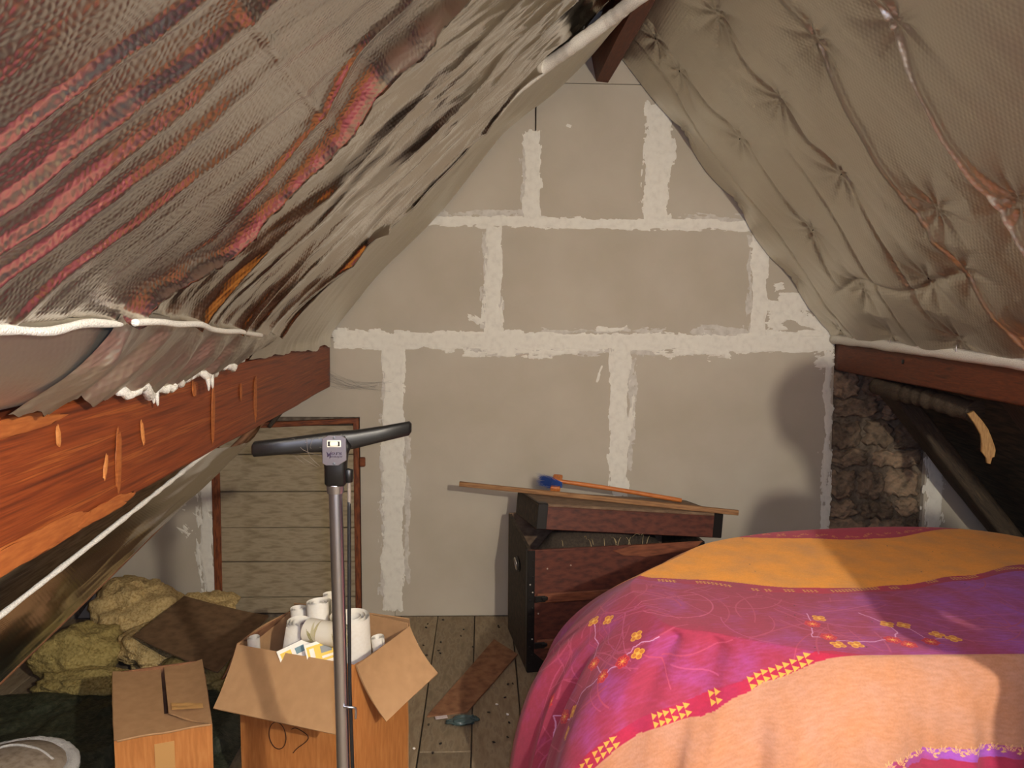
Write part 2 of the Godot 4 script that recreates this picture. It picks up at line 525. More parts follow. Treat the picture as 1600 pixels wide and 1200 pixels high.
func phone_light(at: Vector3, energy: float) -> void:
	# the phone that takes the picture, on a thin tripod, its white lamp switched on
	var o := thing("phone", "dark phone on a thin tripod with its white lamp on, where the picture is taken", "phone", at)
	part("body", box_mesh(Vector3(0.155, 0.074, 0.008), 0.003), M.black_plastic, o, T(Vector3(-0.03, -0.012, 0.012)))
	part("lamp_face", lathe([Vector2(0, 0), Vector2(0.004, 0), Vector2(0.004, 0.0015), Vector2(0, 0.002)], 16), M.led, o, Transform3D(Basis(Vector3(1, 0, 0), Vector3(0, 0, -1), Vector3(0, 1, 0)), Vector3(0, 0, 0.0075)))
	part("clamp", box_mesh(Vector3(0.03, 0.09, 0.012), 0.003), M.rubber, o, T(Vector3(-0.035, -0.012, 0.024)))
	part("pole", tube(PackedVector3Array([Vector3(-0.035, -0.05, 0.026), Vector3(-0.035, 0.5 - at.y, 0.026)]), 0.009, 10), M.black_plastic, o)
	for k in 3:
		var a := TAU * k / 3.0 + PI / 2
		part("leg", tube(PackedVector3Array([Vector3(-0.035, 0.55 - at.y, 0.026), Vector3(-0.035 + cos(a) * 0.3, 0.008 - at.y, 0.026 + sin(a) * 0.3)]), 0.007, 8), M.black_plastic, o)
	var l := OmniLight3D.new()
	l.name = "phone_light_beam"
	l.light_color = c8(196, 210, 255)
	l.light_energy = energy
	l.light_size = 0.006
	l.omni_range = 12.0
	l.omni_attenuation = 2.0
	l.shadow_enabled = true
	l.position = Vector3(0, 0, 0.0)
	o.add_child(l)

# ---------------------------------------------------------------- setting
func shell() -> void:
	rng.seed = 11
	var f := thing("floor", "bare old timber floorboards running towards the gable", "floor", Vector3.ZERO, "", "structure")
	part("subfloor", box_mesh(Vector3(5.9, 0.12, 6.9), 0.005), M.roof_board, f, T(Vector3(0.5, -0.095, -0.75)))
	var meshes := {}
	var x := -2.24
	var k := 0
	while x < 3.1:
		var cuts := [-4.03, -4.03 + rng.randf_range(1.1, 2.4), 0.0, 2.6]
		if absf(x + 0.24) < 0.05:
			cuts[1] = -2.76
		if absf(x + 0.04) < 0.05:
			cuts[1] = -2.2
		cuts[2] = cuts[1] + rng.randf_range(1.6, 2.4)
		for c in 3:
			var L: float = snappedf(cuts[c + 1] - cuts[c], 0.01) - 0.003
			if L < 0.1:
				continue
			if not meshes.has(L):
				meshes[L] = box_mesh(Vector3(L, 0.03, 0.1955), 0.0025)
			part("plank", meshes[L], M["plank%d" % (rng.randi() % 3)], f, T(Vector3(x + 0.1, -0.017 + rng.randf_range(-0.0015, 0.0015), (cuts[c] + cuts[c + 1]) / 2), PI / 2 + rng.randf_range(-0.002, 0.002), rng.randf_range(-0.006, 0.006)))
			k += 1
		x += 0.2
	# roof slopes: boarded underside
	var c := thing("ceiling", "dark boarded roof slopes behind the foil insulation", "ceiling", Vector3.ZERO, "", "structure")
	var ridge := Vector2(0.614, 3.27)
	for side in [[Vector2(-2.24, 0.0), 0.0], [Vector2(3.23, 0.0), 1.0]]:
		var e: Vector2 = side[0]
		var d := (ridge - e)
		var n := 13
		for i in n:
			var a := e + d * (i / float(n))
			var b := e + d * ((i + 1) / float(n))
			var mid := (a + b) / 2
			var outw := Vector2(-d.y, d.x).normalized() * (1.0 if side[1] == 0.0 else -1.0)
			mid += outw * 0.02
			var w := (b - a).length() - 0.0005
			var xf := Transform3D(Basis(Vector3(0, 0, 1), Vector3(outw.x, outw.y, 0), Vector3(0, 0, 1).cross(Vector3(outw.x, outw.y, 0))), Vector3(mid.x, mid.y, -0.8))
			if not meshes.has("roof%d" % int(side[1])):
				meshes["roof%d" % int(side[1])] = box_mesh(Vector3(7.0, 0.04, w), 0.002)
			part("roof_board", meshes["roof%d" % int(side[1])], M.roof_board if side[1] > 0.0 else M.roof_lit, c, xf)
	var fr := thing("wall_front", "rough plastered gable wall behind the camera", "wall", Vector3.ZERO, "", "structure")
	part("render", prism(PackedVector2Array([Vector2(-2.3, -0.1), Vector2(3.3, -0.1), Vector2(0.614, 3.36)]), 2.6, 2.75), M.plaster, fr)

func compound(parent: Node, a: Vector2, b: Vector2, wl: float, wr: float, sd: float, rag := 0.012, open_ends := true, thin := false) -> void:
	# joint compound trowelled along a to b; the ragged outline is where noise and trowel edge meet
	var t := (b - a).normalized()
	var nn := Vector2(-t.y, t.x)
	var L := (b - a).length()
	var step := 0.004
	var pad := 0.03
	var nx := int(ceil((L + pad * 2) / step)) + 1
	var ny := int(ceil((wl + wr + pad * 2) / step)) + 1
	var F := PackedFloat32Array()
	F.resize(nx * ny)
	for i in nx:
		var s := -pad + i * step
		var le := wl * (1.0 + 0.22 * noise.get_noise_2d(s * 160.0 + sd * 71.0, sd * 13.0)) + rag * 0.5 * signf(noise.get_noise_2d(s * 900.0, sd * 37.0 + 400.0)) * absf(noise.get_noise_2d(s * 500.0, sd * 37.0))
		var re := wr * (1.0 + 0.22 * noise.get_noise_2d(s * 160.0 + sd * 53.0, sd * 29.0 + 200.0)) + rag * 0.5 * signf(noise.get_noise_2d(s * 900.0, sd * 17.0 + 900.0)) * absf(noise.get_noise_2d(s * 500.0, sd * 19.0))
		var e := 1.0
		if open_ends:
			e = minf(s, L - s)
		for j in ny:
			var d := -wr - pad + j * step
			var v := minf(minf(le - d, re + d), e)
			var g := a + t * s + nn * d
			if v < 0.03:
				v += rag * (1.5 * rough_noise.get_noise_2d(s * 160.0 + sd * 100.0, d * 700.0) + 0.6 * rough_noise.get_noise_2d(s * 600.0, d * 3600.0 + sd * 100.0))
			F[i * ny + j] = v
	var st := SurfaceTool.new()
	st.begin(Mesh.PRIMITIVE_TRIANGLES)
	st.set_smooth_group(0)
	var any := false
	for i in nx - 1:
		for j in ny - 1:
			var idx := [i * ny + j, (i + 1) * ny + j, (i + 1) * ny + j + 1, i * ny + j + 1]
			var f := [F[idx[0]], F[idx[1]], F[idx[2]], F[idx[3]]]
			if f[0] <= 0 and f[1] <= 0 and f[2] <= 0 and f[3] <= 0:
				continue
			var q := [Vector2(i, j), Vector2(i + 1, j), Vector2(i + 1, j + 1), Vector2(i, j + 1)]
			var poly := []
			for k in 4:
				var k2 := (k + 1) % 4
				if f[k] > 0:
					poly.append([q[k], f[k]])
				if (f[k] > 0) != (f[k2] > 0):
					poly.append([(q[k] as Vector2).lerp(q[k2], f[k] / (f[k] - f[k2])), 0.0])
			var pts := []
			for p in poly:
				var g: Vector2 = a + t * (-pad + p[0].x * step) + nn * (-wr - pad + p[0].y * step)
				var trowel := 0.0003 * noise.get_noise_2d((-pad + p[0].x * step) * 60.0, p[0].y * step * 1600.0 + sd * 90.0)
				pts.append(Vector3(g.x, g.y, WZ + 0.0004 + clampf(p[1] * 0.16, 0.0, 0.0006 if thin else 0.0024) + (trowel if p[1] > 0 else 0.0)))
			for k in range(1, pts.size() - 1):
				any = true
				tri(st, pts[0], pts[k + 1], pts[k])
	if any:
		st.generate_normals()
		part("joint_compound", st.commit(), M.compound_thin if thin else M.compound, parent)

func gable() -> void:
	var w := thing("wall_back", "gable wall clad in grey plasterboard with white filled joints and a bare rubble strip at right", "wall", Vector3.ZERO, "", "structure")
	part("masonry", prism(PackedVector2Array([Vector2(-2.3, -0.1), Vector2(3.3, -0.1), Vector2(0.614, 3.36)]), -4.35, -4.06), M.masonry, w)
	var back := -4.062
	var boards := [
		[Vector2(-2.16, 0.0), Vector2(-1.425, 0.0), Vector2(-1.425, 0.9), Vector2(-1.36, 1.1)],
		[Vector2(-1.42, 1.09), Vector2(-1.112, 1.09), Vector2(-0.985, 1.33), Vector2(-0.985, 1.5), Vector2(-1.02, 1.5)],
		[Vector2(-1.10, 1.09), Vector2(-0.65, 1.09), Vector2(-0.65, 0.0), Vector2(-0.473, 0.0), Vector2(-0.473, 1.505), Vector2(-0.98, 1.505), Vector2(-0.98, 1.32)],
		[Vector2(-0.471, 0.0), Vector2(0.726, 0.0), Vector2(0.722, 1.505), Vector2(-0.471, 1.505)],
		[Vector2(0.728, 0.0), Vector2(1.905, 0.0), Vector2(1.872, 1.505), Vector2(0.724, 1.505)],
		[Vector2(-1.01, 1.508), Vector2(0.046, 1.508), Vector2(0.046, 2.105), Vector2(-0.47, 2.105)],
		[Vector2(0.048, 1.508), Vector2(1.456, 1.508), Vector2(1.446, 2.105), Vector2(0.048, 2.105)],
		[Vector2(1.458, 1.508), Vector2(1.855, 1.508), Vector2(1.97, 1.6), Vector2(1.58, 2.105), Vector2(1.448, 2.105)],
		[Vector2(-0.46, 2.108), Vector2(0.2605, 2.108), Vector2(0.254, 2.9), Vector2(0.2, 2.9)],
		[Vector2(0.264, 2.108), Vector2(0.876, 2.108), Vector2(0.884, 2.806), Vector2(0.264, 2.806)],
		[Vector2(0.878, 2.108), Vector2(1.57, 2.108), Vector2(1.03, 2.806), Vector2(0.886, 2.806)],
		[Vector2(0.264, 2.809), Vector2(1.03, 2.809), Vector2(0.7, 3.16), Vector2(0.53, 3.16), Vector2(0.264, 2.87)],
		[Vector2(2.412, 0.0), Vector2(2.412, 0.905), Vector2(3.06, 0.18), Vector2(3.06, 0.0)],
	]
	for b in boards:
		part("plasterboard", prism(PackedVector2Array(b), back, WZ, 0.0008), M.board, w)
	# filled joints
	compound(w, Vector2(-0.36, 2.112), Vector2(1.53, 2.104), 0.028, 0.026, 1.0)
	compound(w, Vector2(-0.78, 1.512), Vector2(1.868, 1.507), 0.034, 0.062, 2.0, 0.014)
	compound(w, Vector2(-0.478, 0.03), Vector2(-0.463, 1.5), 0.062, 0.052, 3.0, 0.012)
	compound(w, Vector2(0.729, 0.66), Vector2(0.72, 1.5), 0.048, 0.052, 4.0, 0.014)
	compound(w, Vector2(0.047, 1.5), Vector2(0.046, 2.09), 0.044, 0.046, 5.0, 0.014)
	compound(w, Vector2(1.461, 1.5), Vector2(1.449, 2.1), 0.05, 0.042, 6.0)
	compound(w, Vector2(0.262, 2.1), Vector2(0.257, 2.57), 0.052, 0.03, 7.0, 0.016)
	compound(w, Vector2(0.873, 2.1), Vector2(0.885, 2.72), 0.055, 0.085, 8.0, 0.02)
	compound(w, Vector2(1.905, 0.3), Vector2(1.868, 1.46), 0.048, -0.004, 9.0, 0.02)
	compound(w, Vector2(-1.428, 0.05), Vector2(-1.428, 0.84), 0.075, -0.003, 10.0, 0.03)
	compound(w, Vector2(2.416, 0.3), Vector2(2.414, 0.9), -0.003, 0.10, 11.0, 0.03)
	# wider patches and smears
	compound(w, Vector2(1.5, 1.66), Vector2(1.6, 1.665), 0.06, 0.1, 12.0, 0.03)
	compound(w, Vector2(1.56, 1.71), Vector2(1.84, 1.69), 0.05, 0.03, 13.0, 0.018)
	compound(w, Vector2(1.57, 1.69), Vector2(1.85, 1.55), 0.032, 0.03, 14.0, 0.014)
	compound(w, Vector2(1.535, 1.79), Vector2(1.575, 1.8), 0.018, 0.018, 15.0, 0.02)
	compound(w, Vector2(1.5, 1.545), Vector2(1.84, 1.535), 0.02, 0.02, 16.0, 0.014)
	compound(w, Vector2(1.78, 1.40), Vector2(1.86, 1.42), 0.04, 0.05, 17.0, 0.03)
	compound(w, Vector2(0.9, 1.435), Vector2(1.3, 1.445), 0.018, 0.02, 18.0, 0.022)
	compound(w, Vector2(-0.1, 1.43), Vector2(0.5, 1.44), 0.02, 0.018, 19.0, 0.02)
	compound(w, Vector2(-0.08, 1.62), Vector2(-0.02, 1.57), 0.02, 0.02, 20.0, 0.022)
	compound(w, Vector2(0.60, 1.28), Vector2(0.625, 1.37), 0.003, 0.006, 21.0, 0.006)
	compound(w, Vector2(0.84, 2.4), Vector2(0.85, 2.56), 0.014, 0.01, 22.0, 0.016)
	compound(w, Vector2(0.78, 1.0), Vector2(0.8, 1.2), 0.012, 0.012, 23.0, 0.03)
	compound(w, Vector2(-1.62, 0.62), Vector2(-1.5, 0.56), 0.008, 0.012, 24.0, 0.022)
	compound(w, Vector2(-1.60, 0.5), Vector2(-1.5, 0.42), 0.01, 0.012, 25.0, 0.024)
	compound(w, Vector2(0.42, 2.6), Vector2(0.44, 2.592), 0.006, 0.006, 26.0, 0.006)
	compound(w, Vector2(0.08, 1.62), Vector2(0.1, 1.72), 0.012, 0.012, 27.0, 0.02)
	compound(w, Vector2(0.6, 1.56), Vector2(0.75, 1.565), 0.015, 0.016, 28.0, 0.02)
	for c in [[Vector2(-0.1, 1.452), Vector2(0.95, 1.456), 0.02, 0.03, 31.0], [Vector2(1.1, 1.545), Vector2(1.4, 1.55), 0.03, 0.02, 32.0], [Vector2(-0.3, 2.14), Vector2(0.24, 2.145), 0.018, 0.012, 33.0], [Vector2(1.0, 2.14), Vector2(1.5, 2.135), 0.016, 0.012, 34.0], [Vector2(0.01, 1.56), Vector2(0.02, 2.05), 0.022, 0.004, 35.0], [Vector2(0.08, 1.54), Vector2(0.075, 1.72), 0.012, 0.02, 36.0], [Vector2(-0.53, 0.1), Vector2(-0.51, 1.4), 0.02, 0.012, 37.0], [Vector2(-0.42, 0.2), Vector2(-0.41, 1.0), 0.006, 0.022, 38.0], [Vector2(0.77, 0.8), Vector2(0.775, 1.4), 0.006, 0.03, 39.0], [Vector2(1.41, 1.56), Vector2(1.40, 2.05), 0.016, 0.004, 40.0], [Vector2(0.3, 1.545), Vector2(0.95, 1.55), 0.012, 0.008, 41.0], [Vector2(0.21, 2.2), Vector2(0.215, 2.5), 0.016, 0.01, 42.0]]:
		compound(w, c[0], c[1], c[2], c[3], c[4], 0.022, true, true)
	# rubble strip: single stones bedded in mortar
	rng.seed = 5
	var y := 0.25
	var row := 0
	while y < 1.38:
		var hgt := rng.randf_range(0.1, 0.19)
		var x := 1.885 + (0.0 if row % 2 == 0 else -0.02)
		while x < 2.95:
			var wd := rng.randf_range(0.13, 0.27)
			var right_end := 2.405 if y < 0.85 else 3.0 - (y - 0.2) * 0.8
			if x + wd > right_end - 0.06:
				wd = right_end - x
			if wd > 0.05:
				part("stone", stone_mesh(wd - 0.012, hgt - 0.01, rng.randf() * 500.0), M["stone%d" % (rng.randi() % 3)], w, T(Vector3(x + wd / 2, y + hgt / 2 + rng.randf_range(-0.012, 0.012), -4.066), 0, 0, rng.randf_range(-0.07, 0.07)))
			x += wd
			if wd <= 0.05 or x > right_end - 0.05:
				break
		y += hgt
		row += 1

func stone_mesh(w: float, h: float, sd: float) -> ArrayMesh:
	var P := PackedVector3Array()
	var nu := 17
	for j in nu:
		for i in nu:
			var u := i / (nu - 1.0) * 2 - 1
			var v := j / (nu - 1.0) * 2 - 1
			var k := 1.0 - 0.13 * u * u * v * v
			var nx := noise.get_noise_2d(v * 60 + sd, 10.0) * 0.03
			var ny := noise.get_noise_2d(u * 60 + sd, 90.0) * 0.03
			var z := 0.036 * pow(maxf(0.0, (1 - pow(u, 8)) * (1 - pow(v, 8))), 0.5) + 0.02 * rough_noise.get_noise_3d(u * w * 400 + sd, v * h * 400, 3.0)
			if absf(u) > 0.99 or absf(v) > 0.99:
				z = -0.01
			P.append(Vector3(u * w / 2 * k + nx, v * h / 2 * k + ny, z))
	return grid(P, nu, nu)

func hatch_door() -> void:
	var d := thing("door_1", "low hatch door of pale horizontal boards in a thin brown frame", "door", Vector3.ZERO, "", "structure")
	var ys := [0.02, 0.111, 0.307, 0.494, 0.69, 0.89, 1.045]
	for k in 6:
		var yl: float = ys[k]
		var yh: float = ys[k + 1]
		var w := 0.715
		part("plank", box_mesh(Vector3(w, yh - yl - 0.0045, 0.02), 0.002), M.hatch, d, T(Vector3(-1.037, (yl + yh) / 2, -4.037 + [0.0, 0.0015, -0.001, 0.001, 0.0, -0.0015][k]), 0, 0, [0.004, 0.004, -0.003, 0.003, 0.003, 0.002][k]))
	part("backing", box_mesh(Vector3(0.74, 1.06, 0.012), 0.001), M.old_wood, d, T(Vector3(-1.037, 0.535, -4.058)))
	part("stile", worn_beam(1.04, 0.03, 0.042, 3.0, 0.002, 0.003, 30), M.hatch_frame, d, T(Vector3(-1.408, 0.53, -4.035), 0, 0, PI / 2 - 0.008))
	part("stile", worn_beam(1.075, 0.03, 0.03, 7.0, 0.002, 0.003, 30), M.hatch_frame, d, T(Vector3(-0.669, 0.54, -4.035), 0, 0, PI / 2))
	part("rail", worn_beam(0.76, 0.03, 0.028, 9.0, 0.002, 0.003, 30), M.hatch_frame, d, T(Vector3(-1.035, 1.052, -4.034), 0, 0, 0.05))
	var st := start()
	add_box(st, Vector3(0.03, 0.05, 0.02), T(Vector3(-0.637, 0.852, -4.02)), 0.004)
	part("latch", done(st), M.hatch_frame, d)

func timbers() -> void:
	# left purlin
	var p := thing("purlin", "orange-brown pine purlin running along the left slope under the torn foil", "beam")
	part("timber", worn_beam(6.6, 0.17, 0.26, 4.0, 0.007, 0.013, 220), M.pine, p, T(Vector3(-0.885, 1.375, -0.73), PI / 2))
	for s in [[1.442, -1.459, 0.045, 0.007, 0.1], [1.35, -1.69, 0.14, 0.013, -0.12], [1.345, -1.632, 0.06, 0.007, -0.3], [1.387, -1.814, 0.05, 0.007, 0.1], [1.38, -2.286, 0.18, 0.011, -0.12], [1.453, -2.142, 0.035, 0.012, 0.2], [1.36, -2.708, 0.15, 0.014, -0.05], [1.40, -2.55, 0.05, 0.008, 0.0]]:
		part("axe_scar", lump(Vector3(s[3], s[2] / 2, 0.0018), Vector3(s[0], s[1], 0), 0.6, 0.6, 25, 21), M.scar if s[3] < 0.008 else M.bare, p, T(Vector3(-0.8, s[0], s[1]), PI / 2, 0, s[4]))
	for s in [[1.262, -1.3, 0.5, 0.05], [1.256, -1.62, 0.22, 0.03], [1.482, -1.25, 0.4, 0.03]]:
		part("bare_patch", lump(Vector3(s[2] / 2, s[3] / 2, 0.004), Vector3(s[0], s[1], 3), 0.5, 0.7, 41, 13), M.bare, p, T(Vector3(-0.8, s[0], s[1]), PI / 2))
	var q := thing("purlin", "dark stained purlin on the right above the rubble strip and table", "beam")
	part("timber", worn_beam(6.6, 0.15, 0.15, 40.0, 0.006, 0.012, 160), M.pine_dark, q, T(Vector3(1.95, 1.425, -0.73), PI / 2))
	part("knot", lump(Vector3(0.012, 0.011, 0.003), Vector3(1, 2, 3), 0.3, 0.5, 25, 17), M.black_iron, q, T(Vector3(1.875, 1.45, -3.36), PI / 2))
	# ridge beam, chamfered below
	var r := thing("ridge_beam", "dark chamfered ridge beam ending at the top of the gable", "beam")
	var prof := [Vector2(0.537, 3.02), Vector2(0.54, 2.945), Vector2(0.566, 2.822), Vector2(0.628, 2.816), Vector2(0.684, 2.907), Vector2(0.69, 3.02)]
	var loops := []
	for k in 41:
		var ring := []
		var z := lerpf(2.6, -4.03, k / 40.0)
		for c in prof:
			ring.append(Vector3(c.x + 0.006 * noise.get_noise_2d(z * 40, c.x * 900), c.y + 0.006 * noise.get_noise_2d(z * 40, c.y * 900 + 70), z))
		loops.append(ring)
	var st := start()
	hull(st, loops)
	var rm := mat(M.pine_dark.albedo_texture, Vector3(6, 6, 0.8), 0.6)
	part("timber", done(st), rm, r)
	# right: rafters below the purlin, rough log and splintered end
	var a := thing("rafter", "dark sloping rafter under the right purlin beside the rubble strip", "beam")
	part("timber", worn_beam(1.56, 0.09, 0.15, 21.0, 0.01, 0.016, 60), M.old_wood, a, along(Vector3(1.99, 1.325, -3.72), Vector3(3.0, 0.16, -3.72), Vector3(0, 0, 1)))
	var b := thing("rafter", "second dark rafter nearer the camera at the far right", "beam")
	part("timber", worn_beam(1.75, 0.1, 0.13, 27.0, 0.01, 0.016, 60), M.old_wood, b, along(Vector3(2.16, 1.34, -3.0), Vector3(3.05, 0.28, -3.0), Vector3(0, 0, 1)))
	var g := thing("rough_log", "rough bark-edged log with a pale splintered end under the right purlin", "log")
	var path := smooth_path([Vector3(1.90, 1.312, -3.62), Vector3(1.925, 1.30, -3.45), Vector3(1.965, 1.288, -3.22), Vector3(2.0, 1.27, -3.02)], 40)
	var rad := PackedFloat32Array()
	for k in 40:
		rad.append(0.042 + 0.014 * noise.get_noise_1d(k * 11.0))
	part("bark", tube(path, rad, 14), M.old_wood, g)
	var chip := PackedVector2Array()
	for cq in [Vector2(-7, 5), Vector2(2, 0), Vector2(15, 15), Vector2(24, 28), Vector2(30, 42), Vector2(35, 55), Vector2(37, 62), Vector2(36, 73), Vector2(33, 74), Vector2(31, 85), Vector2(26, 84), Vector2(24, 75), Vector2(17, 66), Vector2(16, 50), Vector2(14, 38), Vector2(5, 22)]:
		chip.append(Vector2(cq.x, -cq.y) * 0.00246)
	part("splinter", prism(chip, -0.009, 0.009, 0.002), M.splinter, g, T(Vector3(1.945, 1.285, -2.96), -0.35))

	# small strut on the gable under the left purlin
	var s2 := thing("strut", "short dark strut between the left purlin and the hatch door", "batten")
	part("timber", worn_beam(0.32, 0.02, 0.022, 31.0, 0.002, 0.003, 20), M.old_wood, s2, along(Vector3(-0.93, 1.27, -4.005), Vector3(-1.1, 1.06, -4.005), Vector3(0, 0, 1)))

# ---------------------------------------------------------------- foil
func lerp_table(xs: Array, ys: Array, x: float) -> float:
	if x <= xs[0]:
		return ys[0]
	for k in xs.size() - 1:
		if x <= xs[k + 1]:
			var t: float = (x - xs[k]) / (xs[k + 1] - xs[k])
			t = t * t * (3 - 2 * t)
			return lerpf(ys[k], ys[k + 1], t)
	return ys[ys.size() - 1]

func LB(s: float, z: float, h: float) -> Vector3:
	return Vector3(-0.8 + 0.666 * s + 0.746 * h, 1.5 + 0.746 * s - 0.666 * h, z)

func RB(s: float, z: float, h: float) -> Vector3:
	return Vector3(1.873 - 0.631 * s - 0.776 * h, 1.534 + 0.776 * s - 0.631 * h, z)

func crest(d: float, w: float) -> float:
	return exp(-absf(d) / w)

func crumple(a: float, b: float, fa: float, fb: float, sd: float) -> float:
	# creased paper: ridged noise, longer along b
	var n1 := 1.0 - 2.0 * absf(noise.get_noise_3d(a * fa * 10.0, b * fb * 10.0, sd))
	var n2 := 1.0 - 2.0 * absf(noise.get_noise_3d(a * fa * 27.0 + 40.0, b * fb * 27.0, sd + 60.0))
	return n1 * 0.65 + n2 * 0.35

func h_near(s: float, z: float, ze: float) -> float:
	var w := z + 0.55 * s + 0.05 * noise.get_noise_2d(s * 60.0, z * 40.0) + 0.012 * noise.get_noise_2d(s * 260.0, z * 200.0)
	var h := 0.0
	for f in [[-0.30, 0.010, 0.02], [-0.43, 0.012, 0.018], [-0.53, 0.009, 0.015], [-0.645, 0.016, 0.02], [-0.73, 0.008, 0.014], [-0.80, 0.012, 0.018], [-0.93, 0.008, 0.016], [-1.06, 0.006, 0.02]]:
		var fade := 0.55 + 0.45 * noise.get_noise_2d(s * 50.0, f[0] * 900.0) * 1.6
		h += f[1] * fade * (1.0 - 0.65 * smoothstep(0.5, 0.8, s) * smoothstep(-0.9, -1.15, z)) * exp(-pow((w - f[0]) / f[2], 2))
	h += 0.010 * noise.get_noise_2d(w * 90.0, s * 30.0) + 0.003 * noise.get_noise_2d(w * 260.0, s * 110.0 + 300.0) + 0.0009 * noise.get_noise_2d(w * 900.0, s * 700.0)
	var d := z - ze
	h += 0.006 * crest(s - 0.742 - 0.03 * (z + 1.3), 0.004) * smoothstep(-1.62, -1.58, z) * (1.0 - smoothstep(-1.0, -0.95, z))
	h += 0.055 * exp(-absf(d - 0.03 - 0.008 * noise.get_noise_1d(s * 700.0)) / (0.016 if d < 0.03 else 0.04)) * (0.75 + 0.5 * noise.get_noise_1d(s * 120.0)) - 0.03 * exp(-pow(d / 0.012, 2))
	h += 0.012 * exp(-absf(d - 0.16 - 0.1 * (s - 0.7)) / 0.02) * smoothstep(0.3, 0.6, s)
	h += 0.012 * exp(-pow((s - 0.24) / 0.05, 2))
	return h

func foil_left() -> void:
	rng.seed = 3
	# the sheet nearest the camera
	var near := thing("foil_sheet", "large bubbled silver foil sheet on the left slope, nearest the camera, mirroring pink", "insulation", Vector3.ZERO, "foil blankets under the roof")
	var P := PackedVector3Array()
	var UV := PackedVector2Array()
	var nu := 260
	var nv := 200
	var es := [0.2, 0.25, 0.44, 0.72, 0.88, 1.0, 1.13, 1.5, 2.0]
	var ez := [-1.38, -1.43, -1.63, -1.66, -1.60, -1.655, -1.72, -1.76, -1.8]
	for j in nv:
		var s := 0.235 + 1.7 * j / (nv - 1.0)
		var ze := lerp_table(es, ez, s) + 0.006 * noise.get_noise_1d(s * 300.0)
		for i in nu:
			var t := i / (nu - 1.0)
			var z := lerpf(1.6, -0.35, t / 0.15) if t < 0.15 else lerpf(-0.35, ze, (t - 0.15) / 0.85)
			P.append(LB(s, z, h_near(s, z, ze)))
			UV.append(Vector2(z + 0.009 * noise.get_noise_2d(z * 700.0, s * 700.0), s + 0.009 * noise.get_noise_2d(z * 700.0 + 300.0, s * 700.0)))
	part("foil", grid(P, nu, nv, UV, false), M.foil, near)
	# rolled pale hem along its foot
	var hem := []
	for k in 30:
		var z := lerpf(1.5, -1.44, k / 29.0)
		hem.append(LB(0.231 + 0.004 * sin(k * 1.9) - 0.012 * smoothstep(0.8, 1.0, 1.0 - k / 29.0), z, 0.024 + 0.004 * sin(k * 2.7)))
	var hr := PackedFloat32Array()
	for k in 120:
		hr.append(0.0065 + 0.003 * noise.get_noise_1d(k * 9.0))
	part("rolled_hem", tube(smooth_path(hem, 120), hr, 10), M.batt, near)
	# the flap that falls from the hem to the purlin
	P = PackedVector3Array()
	UV = PackedVector2Array()
	nu = 120
	nv = 30
	for j in nv:
		var v := j / (nv - 1.0)
		for i in nu:
			var u := i / (nu - 1.0)
			var top := LB(0.238, lerpf(1.4, -1.47, u), 0.012)
			var bot := Vector3(-0.81, 1.512, lerpf(1.4, -1.42, u))
			var p := top.lerp(bot, v)
			p += Vector3(0.03, -0.012, 0) * sin(PI * v) * (0.7 + 0.5 * noise.get_noise_1d(u * 220.0)) + Vector3(0.016, 0.0, 0) * crumple(u * 2.8, v * 0.25, 5.0, 6.0, 5.0) * sin(PI * v)
			P.append(p)
			UV.append(Vector2(u * 2.8, v * 0.25))
	part("foot_flap", grid(P, nu, nv, UV, false), M.foil_matt, near)

	# middle sheet, crumpled
	var mid := thing("foil_sheet", "crumpled silver foil sheet in the middle of the left slope with long creases", "insulation", Vector3.ZERO, "foil blankets under the roof")
	P = PackedVector3Array()
	UV = PackedVector2Array()
	nu = 240
	nv = 200
	var bs := [0.0, 0.265, 0.54, 0.79, 1.06, 1.36, 1.66, 1.95]
	var bz := [-2.68, -2.74, -2.78, -3.08, -3.14, -3.12, -3.34, -3.24]
	for j in nv:
		for i in nu:
			var t := i / (nu - 1.0)
			var z0 := lerpf(-1.42, -2.72, t)
			var s0 := lerp_table([-2.75, -2.4, -1.9, -1.62, -1.42], [0.12, 0.16, 0.20, 0.235, 0.25], z0)
			var s := s0 + (1.95 - s0) * j / (nv - 1.0)
			var ze := lerp_table(bs, bz, s)
			var zs := lerp_table(es, ez, s) + 0.05
			var z := lerpf(zs, ze, t)
			var h := -0.015
			for f in [[-1.74, 0.10, -0.28, 0.045, 0.035], [-1.88, 0.0, -0.34, 0.03, 0.03], [-2.08, 0.1, -0.30, 0.05, 0.04], [-2.26, 0.0, -0.34, 0.03, 0.02], [-2.42, 0.1, -0.42, 0.055, 0.045], [-2.6, 0.0, -0.5, 0.03, 0.025]]:
				var zf: float = f[0] + f[2] * (s - 0.2) + 0.03 * noise.get_noise_2d(s * 70.0, f[0] * 300.0)
				var d := z - zf
				h += f[3] * (exp(-absf(d) / f[4]) if d < 0 else exp(-d / (f[4] * 2.2))) * (0.65 + 0.5 * noise.get_noise_2d(s * 45.0 + 300.0, f[0] * 500.0))
			var dz := z - ze
			h += 0.03 * exp(-absf(dz - 0.05) / 0.03) - 0.006 * exp(-pow(dz / 0.012, 2))
			h += 0.014 * crumple(z + 0.4 * s, s, 7.0, 2.6, 8.0) + 0.0045 * crumple(z + 0.5 * s, s, 20.0, 8.0, 80.0)
			h += 0.02 * exp(-(s - s0) / 0.05)
			P.append(LB(s, z, h))
			UV.append(Vector2(z, s))
	part("foil", grid(P, nu, nv, UV, false), M.foil_thin, mid)
	# its torn foot hanging to the purlin
	P = PackedVector3Array()
	UV = PackedVector2Array()
	nu = 150
	nv = 34
	var tor := PackedVector3Array()
	var hp := []
	var hroll := []
